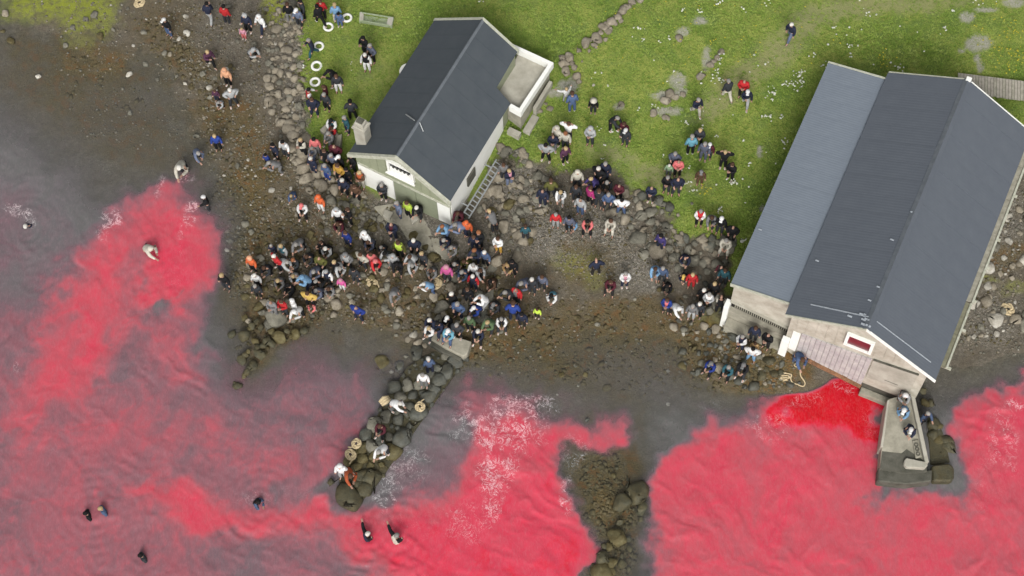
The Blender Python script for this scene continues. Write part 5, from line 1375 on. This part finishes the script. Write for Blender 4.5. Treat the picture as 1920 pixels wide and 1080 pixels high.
def person(px, py, top, legs, head, pz='stand', face=250, zone='', s=1.0, sl=None, shoe=None, zb=None, extra=None, sink=0, roll=None):
    """px,py: head in the photo; head: e.g. 'blond', 'blond/long', 'white/cap', 'bald'"""
    D_ = pose(pz); s = s * 1.09
    hh = D_['head'].z - D_['z0']
    # head height above the ground decides where the feet are
    h = hh * s - sink
    if zb is not None:
        g = at(px, py, zb + h); z = zb
    else:
        g = on_ground(px, py, h); z = g[2]
        if z < -.9 and sink == 0: z = -.9
        if z < -.75 and sink: g = at(px, py, -.75 + h); z = -.75
    root = bpy.data.objects.new('person', D_['body']); COL.objects.link(root)
    hd = head.split('/')
    fa = R(face)
    off = Matrix.Rotation(fa - math.pi / 2, 3, 'Z') @ Vector((D_['head'].x, D_['head'].y, 0)) * s
    root.location = (g[0] - off.x, g[1] - off.y, z - D_['z0'] * s - sink)
    root.rotation_euler = (0, 0, fa - math.pi / 2) if not roll else (R(roll), 0, fa - math.pi / 2)
    root.scale = (s,) * 3 if s >= 1.05 else (s * 1.05, s * 1.05, s)
    def sub_(nm, me, cols):
        o = bpy.data.objects.new(nm, me); COL.objects.link(o); o.parent = root
        for i, c in enumerate(cols):
            o.material_slots[i].link = 'OBJECT'; o.material_slots[i].material = cm(c)
        return o
    root.material_slots[0].link = 'OBJECT'; root.material_slots[0].material = cm('skinc')
    sub_('jacket', D_['jacket'], [top, sl or top])
    sub_('trousers', D_['trousers'], [legs])
    sc_ = shoe or random.choice(['black', 'black', 'white', 'grey', 'brown'])
    for q in D_['shoes']: sub_('shoe', q, [sc_])
    if hd[0] != 'bald':
        kind = hd[1] if len(hd) > 1 else 'short'
        o = sub_(DOME[kind].name, DOME[kind], [hd[0]])
        o.location = D_['head']; o.rotation_euler = (-math.atan2(D_['up'].y, D_['up'].z), 0, 0); o.scale = (1.12, 1.12, 1.1)
    if extra == 'pack':
        global pack_mesh
        if pack_mesh is None:
            q = bkm.build('backpack', M['white'], None, False, .03); pack_mesh = q.data; bpy.data.objects.remove(q)
        o = sub_('backpack', pack_mesh, ['charcoal']); o.location = D_['back'][0]; o.rotation_euler = (-math.atan2(D_['back'][1].y, D_['back'][1].z), 0, 0)
    elif extra == 'hivis':
        o = sub_('vest', D_['jacket'], [extra, top]); o.scale = (1.06, 1.06, 1.0); o.location = (0, -.004, .002)
    elif extra:
        o = sub_('shirt', D_['jacket'], [extra, top]); o.scale = (.62, .8, .96); o.location = (0, .055, .05)
    return root, dict(px=px, py=py, top=top, legs=legs, head=hd, pz=pz, zone=zone, s=s / 1.09, sl=sl, extra=extra)

PEOPLE = [
# upper beach
(387,7,'navy','lgrey','hblack','walk',80,'T'),(419,12,'red','charcoal','hblack','stand',70,'T'),(458,30,'navy','black','lgrey/hood','stand',250,'T',1,None,'white'),(484,32,'white','navy','white/hood','walk',230,'T',1,None,'white'),
(453,55,'pink','coral','blond','stand',250,'T',.62,None,'white'),(307,38,'black','denim','white/cap','stand',230,'T'),(389,98,'plum','black','blond','walk',300,'T'),(420,132,'peach','black','peach/hood','stand',250,'T',1,None,'white'),
(476,94,'lgrey','black','lgrey/hood','crouch',320,'T'),(402,171,'plum','navy','hbrown','stand',260,'T',.65),(410,192,'lgrey','black','hgrey','crouch',250,'T',.7),(431,170,'lgrey','charcoal','hwhite','hips',290,'T',1.05),
(402,256,'blue','black','blond','stand',270,'T',.95),(372,288,'bluegrey','navy','hgrey','bend',300,'T',1),
# top edge and rings
(538,8,'black','grey','hbrown','stand',90,'G1'),(555,20,'bluegrey','charcoal','white/cap','stand',240,'G1'),(562,3,'charcoal','black','hblack','stand',200,'G1'),(594,12,'black','black','hblack','walk',120,'G1'),(600,2,'red','black','hbrown','stand',90,'G1'),
(627,9,'lblue','cream','blond','stand',90,'G1'),(634,27,'denim','denim','hblack','stand',260,'G1',.75),(578,76,'navy','teal','hgrey','walk',200,'G1'),(615,134,'black','charcoal','hblack','lean',200,'G1'),(630,144,'charcoal','white','hbrown/long','stand',270,'G1'),
(680,72,'black','black','hblack/long','folded',230,'G1'),(693,86,'slate','black','hgrey','pocket',220,'G1'),(684,104,'black','white','hwhite','stand',260,'G1',1,'white'),(579,168,'red','black','hblack','reach',20,'G1',1,'white'),(606,163,'maroon','black','hbrown','stand',180,'G1'),
(584,187,'navy','navy','hbrown','pocket',260,'G1',1.1),(607,178,'charcoal','black','hgrey','stand',240,'G1'),(656,190,'charcoal','black','hblack','pocket',90,'G1',1.05),(645,221,'teal','navy','hgrey','stand',210,'G1'),
(620,227,'teal','grey','black/cap','sit',250,'SB',1,'white'),(622,241,'red','grey','hbrown','sit',230,'SB',.75),(615,251,'grey','grey','hgrey','sit',230,'SB'),(626,274,'maroon','dark','bald','pocket',250,'SB',1.1),
# west bank crowd
(588,262,'coral','grey','hblack','stand',260,'WB'),(563,263,'black','black','blond','folded',230,'WB',1,'cream'),(585,278,'grey','bluegrey','hgrey','sit',240,'WB',.8),(529,267,'lgrey','charcoal','hblack','stand',240,'WB',1,'white'),(510,272,'navy','black','hblack','stand',220,'WB'),
(497,291,'blue','black','hblack','stand',230,'WB',.75),(504,306,'grey','grey','hgrey','bend',200,'WB'),(607,283,'black','charcoal','hbrown','pocket',240,'WB'),(582,298,'navy','navy','hwhite','stand',230,'WB'),(608,311,'denim','blue','hgrey','stand',230,'WB'),
(634,295,'black','black','white/cap','stand',220,'WB'),(632,311,'mustard','black','hbrown','pocket',235,'WB',1.1),(656,292,'black','black','hbrown','pocket',210,'WB',1.05),(673,325,'rust','cream','blond/long','folded',240,'WB',1,'brown'),(641,339,'navy','black','hwhite','pocket',240,'WB',1.05),
(715,348,'charcoal','black','hgrey','folded',250,'DH'),
# in front of the boathouse
(596,370,'orange','white','orange/hood','stand',240,'F'),(546,367,'denim','denim','blond','bend',260,'F',.7),(565,386,'white','black','coral/cap','sit',260,'F',1,None,'white'),(630,394,'white','black','lgrey/hood','stand',260,'F'),(651,393,'black','black','hbrown','folded',200,'F',1,None,'white'),
(633,421,'maroon','black','hbrown','crouch',260,'F'),(647,437,'royal','navy','hbrown','stand',230,'F'),(682,438,'white','black','white/hood','stand',240,'F'),(508,461,'navy','charcoal','hgrey','stand',240,'F',.75),(526,462,'teal','grey','blond','stand',230,'F',1,'lgrey'),
(555,459,'grey','black','hgrey','bend',250,'F',1.05),(601,455,'dark','black','hbrown','sit',200,'F',.8),(610,467,'black','black','hwhite','crouch',250,'F',1,'lgrey'),(647,479,'lgrey','black','grey/hood','pocket',250,'F',1.05,'grey','white'),(675,478,'cream','charcoal','hbrown','hips',230,'F'),
(467,485,'orange','black','peach/hood','stand',240,'L'),(513,481,'red','black','hwhite','hips',220,'L'),(695,478,'coral','maroon','hbrown','stand',260,'F'),(704,491,'red','black','coral/hood','lean',280,'F'),
(415,517,'black','charcoal','blond','stand',240,'W0',1.1,None,None,-.15,None,0),(477,517,'white','black','hwhite','stand',250,'L',.9),(478,537,'charcoal','dark','hgrey','stand',260,'L',.9),(538,492,'lgrey','navy','hgrey','bend',320,'L'),(549,488,'charcoal','black','ginger','sit',240,'L'),
(550,518,'white','navy','blond','crouch',260,'L',.9),(565,521,'lblue','navy','lblue/hood','lean',200,'L',1.05),(540,536,'black','black','hblack','sit',230,'L'),(588,510,'slate','black','hgrey','bend',250,'L'),(598,484,'olive','charcoal','bald','pocket',250,'L',1.05),
(611,510,'navy','black','lgrey/beanie','stand',240,'L',.95,'white'),(637,504,'lgrey','black','hgrey','bend',280,'L'),(638,526,'hotpink','white','pink/hood','stand',250,'L',.75),(576,551,'yellow','black','hbrown','hips',250,'L',1.05),(592,546,'slate','navy','hgrey','crouch',240,'L'),
(507,567,'grey','grey','bald','folded',250,'R1',1,None,None,.75),(527,566,'red','charcoal','hbrown','folded',240,'R1',1,None,None,.7),(546,565,'white','white','white/hood','stand',210,'R1'),(551,586,'white','black','white/hood','bend',240,'R1'),(583,574,'coral','grey','hbrown','crouch',250,'L',.7),
(762,381,'hivis','black','hbrown','stand',230,'DH',1.05,'hivis'),(743,381,'bluegrey','slate','hgrey','stand',210,'DH',1.05),(781,390,'black','charcoal','hwhite','lean',250,'DH'),(733,420,'navy','navy','bald','folded',255,'C',1.1,None,None,None,'maroon'),(746,456,'olive','black','hbrown','stand',250,'C',1.1,None,None,None,'hivis'),
(775,452,'navy','black','hwhite','pocket',260,'C',1.05),(715,464,'charcoal','black','hgrey','crouch',240,'C',.8),(721,476,'charcoal','grey','hblack','lean',230,'C',1,'lgrey'),(736,481,'lgrey','charcoal','lgrey/hood','stand',250,'C'),(768,482,'lgrey','black','hbrown','lean',220,'C'),
(773,498,'lgrey','charcoal','hgrey','bend',280,'C'),(795,533,'lblue','denim','hwhite','bend',190,'C',.85,'white'),(836,502,'hotpink','charcoal','pink/hood','stand',255,'C',1.05),(739,552,'grey','grey','grey/hood','bend',270,'MU',1.05,None,'cream'),(667,577,'royal','navy','bald','hips',240,'MU',1.05),
(846,552,'black','black','hwhite','stand',230,'C',1.05),(857,571,'denim','navy','hgrey','pocket',240,'C',1.1),(838,597,'black','black','white/cap','sit',240,'C'),(805,601,'navy','charcoal','hwhite','sit',230,'Q'),(804,616,'white','charcoal','blond','sit',230,'Q',.9),
(858,401,'maroon','black','hbrown','lean',240,'H'),(874,418,'orange','charcoal','orange/beanie','stand',250,'H'),(853,422,'bluegrey','navy','hgrey','bend',200,'H',1.1),(829,425,'lblue','denim','ginger','lean',220,'H'),(832,451,'navy','navy','hgrey','crouch',240,'H'),(846,465,'grey','olive','hgrey','crouch',240,'C'),
(897,437,'black','black','ginger/long','folded',250,'C',1.05),(888,445,'navy','navy','hbrown','stand',260,'C',.95,None,'white'),(889,470,'navy','navy','ginger','lean',220,'C',1.05),(870,491,'olive','olive','hbrown','crouch',220,'C'),(866,511,'slateblue','charcoal','hgrey','crouch',230,'C',1.05),
(887,498,'white','black','hgrey','stand',250,'C'),(901,508,'lgrey','black','hbrown/long','lean',300,'C'),(951,498,'tan','dark','tan/hood','crouch',250,'C'),(960,491,'black','black','hblack','stand',240,'C'),(917,396,'grey','charcoal','blond','bend',120,'H'),(985,424,'teal','charcoal','hbrown','stand',90,'GR',.85,None,'white'),
(933,448,'white','mustard','hbrown','folded',240,'C'),(1042,403,'red','lgrey','hgrey','stand',260,'GR',.9),(886,519,'navy','navy','hwhite','stand',250,'C',1,'red'),(899,558,'white','lgrey','bald','lean',200,'SL'),(888,578,'blue','charcoal','white/cap','crouch',220,'SL'),
(947,549,'charcoal','black','hgrey','bend',200,'C',1.05),(967,543,'red','charcoal','bald','stand',240,'C',1.05,None,None,None,'grey'),(962,568,'blue','navy','hbrown','pocket',80,'C',1.2),(977,532,'slate','charcoal','hgrey','bend',230,'C',1.1),(997,525,'charcoal','charcoal','hwhite','stand',250,'C',1.05),
(1016,520,'slate','charcoal','hbrown','stand',250,'GR',.95),(1034,554,'sky','navy','hblack','crouch',250,'MU',.95,'white'),(1007,581,'hivis','dark','hbrown','stand',250,'MU',.65),(978,590,'navy','dark','hblack','stand',250,'C'),(940,599,'black','charcoal','hgrey','sit',270,'MU',1,'white','white'),
(914,605,'green','charcoal','blond','lean',230,'MU',1.05),(896,622,'navy','black','hwhite','sit',250,'MU',1.05),(840,621,'sky','denim','white/cap','sit',240,'Q',1.05),(856,610,'charcoal','black','hgrey','pocket',250,'Q',1.05,None,'white'),(820,607,'navy','navy','hblack','sit',230,'Q',1.05),
(620,292,'slate','black','hgrey','stand',240,'WB'),(648,318,'black','navy','hblack','stand',230,'WB'),(664,350,'brown','black','hbrown','pocket',240,'WB'),(575,482,'charcoal','black','hbrown','crouch',250,'L'),(626,492,'black','charcoal','blond','stand',240,'L',.95),
(592,528,'dark','charcoal','hgrey','crouch',230,'L'),(616,542,'grey','navy','hbrown','crouch',260,'L',.9),(662,506,'charcoal','charcoal','hblack','stand',250,'F'),(690,455,'slate','black','hbrown','crouch',240,'F'),(744,496,'black','dark','hblack','lean',260,'C'),
(790,476,'charcoal','black','blond','stand',230,'C'),(808,508,'grey','charcoal','hbrown','crouch',250,'C'),(852,496,'charcoal','navy','hgrey','crouch',240,'C'),(876,543,'black','charcoal','hbrown','stand',250,'C'),(908,474,'slateblue','black','hwhite','stand',240,'C'),(919,528,'brown','dark','hblack','crouch',240,'C'),
(879,597,'green','black','hgrey','stand',250,'C'),(925,572,'charcoal','navy','grey/cap','crouch',240,'C'),(495,503,'charcoal','black','hbrown','crouch',240,'L'),(521,527,'grey','black','blond','crouch',250,'L'),
# lawn between the buildings
(1062,167,'white','lgrey','blond','wave',90,'M',.7),(1073,175,'denim','denim','hbrown','stand',100,'M',1.05),(1113,189,'black','charcoal','cream/hat','stand',260,'M',.8),(1066,233,'white','charcoal','hbrown/long','hands_head',250,'M'),(1043,241,'cream','black','cream/hood','pocket',220,'M',1.05),
(1037,256,'navy','grey','bald','folded',260,'M'),(1060,251,'cream','charcoal','ginger/long','stand',250,'M'),(1023,273,'lgrey','black','hblack','hips',250,'M',1.05,None,'white'),(1061,279,'plum','black','blond','stand',300,'M',.95,None,'white'),(1107,242,'lgrey','charcoal','lgrey/hood','folded',250,'M',1.05),
(1158,222,'charcoal','black','hgrey','lean',320,'M'),(1170,233,'maroon','charcoal','hbrown/long','stand',240,'M',.9),(1173,245,'charcoal','charcoal','white/cap','stand',240,'M',.95),(944,310,'grey','charcoal','hbrown','stand',260,'GR'),(955,321,'navy','bluegrey','blond','folded',300,'GR',.95,None,None,None,'pink'),
(1017,358,'navy','navy','bald','stand',250,'GR',1.05),(1033,338,'olive','charcoal','hbrown','pocket',90,'GR',1.1),(1051,361,'black','lgrey','blond','lean',260,'GR',1,'white','white'),(1083,324,'cream','charcoal','cream/hood','stand',270,'GR',1.05),(1080,351,'charcoal','charcoal','hbrown','stand',250,'GR'),
(1108,336,'purple','navy','blond','lean',200,'GR'),(1108,352,'magenta','black','hbrown','point',40,'GR'),(1122,317,'black','black','hwhite','hips',230,'GR',1.05),(1135,308,'navy','navy','hgrey','stand',250,'GR',1.05),(1138,343,'charcoal','charcoal','hgrey','crouch',260,'GR'),
(1161,348,'maroon','black','bald','folded',250,'GR'),(1123,359,'charcoal','charcoal','hbrown','stand',250,'GR',1.1),(1141,366,'denim','charcoal','hgrey','pocket',260,'GR',1.05),(1088,375,'lgrey','denim','bald','stand',240,'GR',1.05),(1166,376,'white','denim','hblack','hips',260,'GR'),
(1222,352,'navy','dark','bald','folded',250,'M'),(1067,409,'slate','black','hblack','stand',250,'GR'),(1074,419,'lblue','orange','blond','crouch',260,'GR',.8),(1102,416,'brown','black','hblack','sit',260,'GR',1,'coral'),(1145,415,'cream','cream','hbrown/long','sit',250,'GR'),
(1313,245,'charcoal','black','blond','folded',260,'M'),(1298,256,'sky','black','hgrey','stand',90,'M',1.05,None,'white'),(1322,271,'slate','slate','hgrey','stand',250,'M',1.05),(1331,272,'maroon','charcoal','white/cap','stand',250,'M',.9),(1360,286,'black','black','blond','hands_head',260,'M'),
(1373,309,'black','black','hbrown','folded',230,'M'),(1266,289,'slate','charcoal','hgrey','pocket',250,'M'),(1273,303,'coral','dark','bald','folded',260,'M'),(1255,311,'mint','grey','hwhite','stand',250,'M',.7),(1252,334,'black','charcoal','hgrey','folded',250,'M',1,None,None,None,None),
(1272,336,'navy','charcoal','bald','pocket',270,'M',1.1),(1315,323,'brown','brown','grey/cap','stand',260,'M',.85),(1484,47,'navy','bluegrey','hwhite','walk',220,'M'),(1310,188,'navy','cream','hgrey','walk',290,'M'),(1366,152,'charcoal','cream','hgrey','walk',110,'M'),
(1396,152,'red','dark','bald','folded',250,'M',1.05),(1402,173,'navy','lgrey','white/cap','walk',260,'M'),(1314,397,'red','black','hgrey','folded',260,'E',1,'white'),(1335,409,'grey','charcoal','hbrown','lean',260,'E'),(1353,411,'black','charcoal','white/cap','stand',250,'E',1.05),
(1375,426,'black','black','bald','pocket',250,'E',1.05),(1362,452,'cream','cream','hgrey','sit',250,'E',1.05),(1239,443,'purple','navy','hblack/long','stand',230,'E'),
# east boulders and beach
(1118,487,'navy','dark','bald','hips',100,'B',1.0,None,'cream'),(1145,529,'maroon','dark','hbrown/long','sit',250,'B'),(1173,514,'white','navy','hgrey','folded',270,'B',1,None,'white',None,'pink'),(1229,505,'lblue','grey','hbrown','lean',260,'B'),(1243,504,'slateblue','charcoal','hgrey','stand',250,'B'),
(1285,484,'navy','navy','bald','crouch',260,'E'),(1282,518,'navy','navy','yellow/cap','crouch',250,'E',.8),(1299,516,'red','red','blond','stand',260,'E',.95),(1251,563,'blue','charcoal','hbrown','folded',250,'B',.95,None,None,None,'coral'),(1274,579,'white','dark','white/hood','bend',300,'E',.95),
(1251,536,'black','black','hblack','crouch',250,'E',.9,None,'white'),(1353,501,'dark','grey','bald','stand',230,'E',1,'maroon'),(1360,508,'teal','charcoal','hbrown','stand',250,'E',1.05),(1340,533,'black','black','blond','stand',240,'E'),(1330,553,'white','black','hgrey','folded',250,'E',1,'lgrey'),
(1353,557,'black','black','bald','point',80,'E',1.05,'cream'),(1299,575,'grey','lgrey','hgrey','stand',250,'E'),(1312,571,'charcoal','black','hwhite','stand',240,'E'),(1320,545,'black','dark','hwhite','stand',240,'E',.95),
(1392,632,'navy','navy','hgrey','folded',230,'E2',1,'white'),(1417,616,'navy','charcoal','hbrown','stand',250,'E2'),(1441,628,'black','dark','bald','folded',230,'E2',1.05),(1412,655,'white','lblue','hblack','hips',250,'E2'),(1416,645,'tan','dark','hbrown','stand',250,'E2',.7),
(1394,685,'black','charcoal','grey/cap','sit',240,'E2',1.05),(1366,689,'teal','black','hgrey','sit',230,'E2'),(1333,682,'royal','black','grey/cap','sit',220,'E2'),(1505,675,'denim','denim','hbrown','bend',280,'E2',1.1),
# pier, jetty and water
(1698,743,'lgrey','black','white/hood','crouch',260,'P',1,None,None,1.5),(1695,770,'lblue','charcoal','white/cap','crouch',240,'P',1.05,None,None,1.35),(1708,806,'navy','bluegrey','white/cap','crouch',250,'P',1,None,None,1.2),(1740,776,'navy','black','hgrey','point',300,'P2',1,'slateblue',None,-.3),
(803,673,'slateblue','navy','hwhite','stand',100,'J',1,None,None,.6),(792,704,'white','grey','hgrey','stand',260,'J',1,None,None,.6),(750,757,'white','grey','hwhite','bend',330,'J',1,None,'white',.5),(712,800,'maroon','black','hbrown','sit',240,'J',1,None,'white',.55),(710,848,'white','charcoal','hgrey','bend',240,'J',1.05,None,None,.5),
(637,876,'white','lgrey','white/hood','stand',260,'J',1.1,None,None,.35),(657,893,'rust','dark','hbrown','bend',290,'J',1.1,None,'white',.35),
(160,963,'black','black','hblack','pocket',200,'W1',1,None,None,None,None,.55),(188,954,'slateblue','charcoal','blond','stand',210,'W1',1.05,None,None,None,None,.5),(263,1042,'charcoal','black','hblack','stand',210,'W1',1.05,None,None,None,None,.6),(485,942,'black','black','hblack','lean',310,'W1',1,'slateblue',None,None,None,.5),
(690,1001,'navy','navy','hwhite','wave',30,'W1',1.1,'black',None,None,None,.5),(744,1004,'cream','charcoal','hgrey','wave',40,'W1',1.15,'black',None,None,None,.5),(48,425,'navy','black','hwhite','crouch',270,'W2',1.1,None,None,None,None,.2),
(284,467,'cream','black','cream/hood','bend',320,'W2',1.15,None,None,None,None,.35),(336,315,'cream','charcoal','hwhite','bend',270,'W2',1.25,None,None,-.35),(381,370,'black','charcoal','white/beanie','point',200,'W2',.95,None,None,-.3),
]
ZONE = dict(T='on the tidal beach', G1='on the lawn by white rings', SB='at the concrete block', WB='on the west bank', DH='at the boathouse doors', F='below the boathouse', L='on the lower rocks', R1='on the spit boulder', C='in the main crowd', MU='on the weedy mud', Q='on the block heading the jetty',
            H='by the boathouse corner', GR='on the gravel', SL='on the tilted slab', M='in the meadow', E='on the east boulders', E2='below the slatted vent', B='on the open beach', P='on the pier', P2='beside the pier', J='on the jetty', W0='in the shallows', W1='in the red water', W2='in the left water')
GRP = dict(T='people walking on the tidal beach', G1='people on the lawn by the white rings', J='people on the stone jetty', P='people on the concrete pier', P2='people on the concrete pier', M='people standing in the meadow', W0='people wading', W1='people wading', W2='people wading')
INFO = []
for rec in PEOPLE:
    r_ = list(rec) + [None] * (14 - len(rec))
    px, py, top, legs, head, pz, face, zone, s, sl, shoe, zb, ex, sink = r_[:14]
    if pz == 'reach': pz = 'point'
    if sink is None: sink = 0
    if zone == 'Q': zb = .75
    if zone == 'SB' and pz == 'sit': zb = 1.05
    if zone == 'SL': zb = .6
    o, inf = person(px, py, top, legs, head, pz, face, zone, s or 1.0, sl, shoe, zb, ex, sink)
    INFO.append((o, inf))
def cname(c): return CN.get(c, 'very dark' if c == 'dark' else c)
GARM = {}
def look(i, full=True):
    q = INFO[i][1]
    who = 'child' if q['s'] < .78 else 'person'
    g = 'top' if q['pz'] in ('phone',) else 'jacket'
    t_ = cname(q['top']) + ' ' + g
    if q['sl'] and q['sl'] != q['top']: t_ = cname(q['top']) + ' jacket with ' + cname(q['sl']) + ' sleeves'
    if q['extra'] == 'hivis': t_ = 'yellow hi-vis vest over ' + cname(q['top'])
    elif q['extra'] in CC: t_ = cname(q['top']) + ' jacket open over ' + cname(q['extra'])
    return who + ' in ' + t_
def hword(q):
    h = q['head']
    if h[0] == 'bald': return 'bald'
    if len(h) > 1 and h[1] in ('cap', 'hood', 'beanie', 'hat'): return cname(h[0]) + ' ' + h[1]
    return (('long ' if len(h) > 1 else '') + HWORD.get(h[0], 'hair'))
def rel(i, used=0):
    q = INFO[i][1]; c = []
    for j, (o2, p) in enumerate(INFO):
        if j == i: continue
        d = math.hypot(q['px'] - p['px'], q['py'] - p['py'])
        c.append((d + (0 if (p['top'] != q['top']) else 30), j))
    c.sort(); j = c[used][1]; p = INFO[j][1]
    dx = q['px'] - p['px']; dy = q['py'] - p['py']
    w = ('right of' if dx > 0 else 'left of') if abs(dx) > abs(dy) else ('below' if dy > 0 else 'above')
    return w + ' the one in ' + cname(p['top'])
seen = {}
for lv in range(9):
    todo = [i for i in range(len(INFO)) if i not in seen]
    labs = {}
    for i in todo:
        q = INFO[i][1]
        who = look(i); zn = ZONE[q['zone']]; pw = PWORD[q['pz']]; hw = hword(q)
        if lv == 0: s_ = f"{who}, {hw}, {zn}"
        elif lv == 1: s_ = f"{who}, {hw}, {pw}, {zn}"
        elif lv == 2: s_ = f"{who}, {pw}, {rel(i)}, {zn}"
        elif lv == 3: s_ = f"{who}, {hw}, {rel(i, 0)}"
        elif lv == 4: s_ = f"{who}, {hw}, {rel(i, 1)}"
        elif lv == 5: s_ = f"{who}, {hw}, {cname(q['legs'])} trousers, {rel(i, 0)}"
        else: s_ = f"{who}, {rel(i, lv - 5)}, {zn}"
        if len(s_.replace(',', '').split()) > 16: s_ = s_.replace(' jacket with ', ' and ').replace(' sleeves', '')
        labs.setdefault(s_, []).append(i)
    for s_, ii in labs.items():
        if (len(ii) == 1 or lv == 8) and len(s_.split()) <= 16 and s_ not in [v for v in seen.values()]:
            for i in ii: seen[i] = s_
for i, (o, q) in enumerate(INFO):
    tag(o, seen.get(i, look(i) + ', ' + hword(q) + ', ' + rel(i)), 'person' if q['s'] >= .78 else 'child', GRP.get(q['zone'], 'people crowded on the shore'))
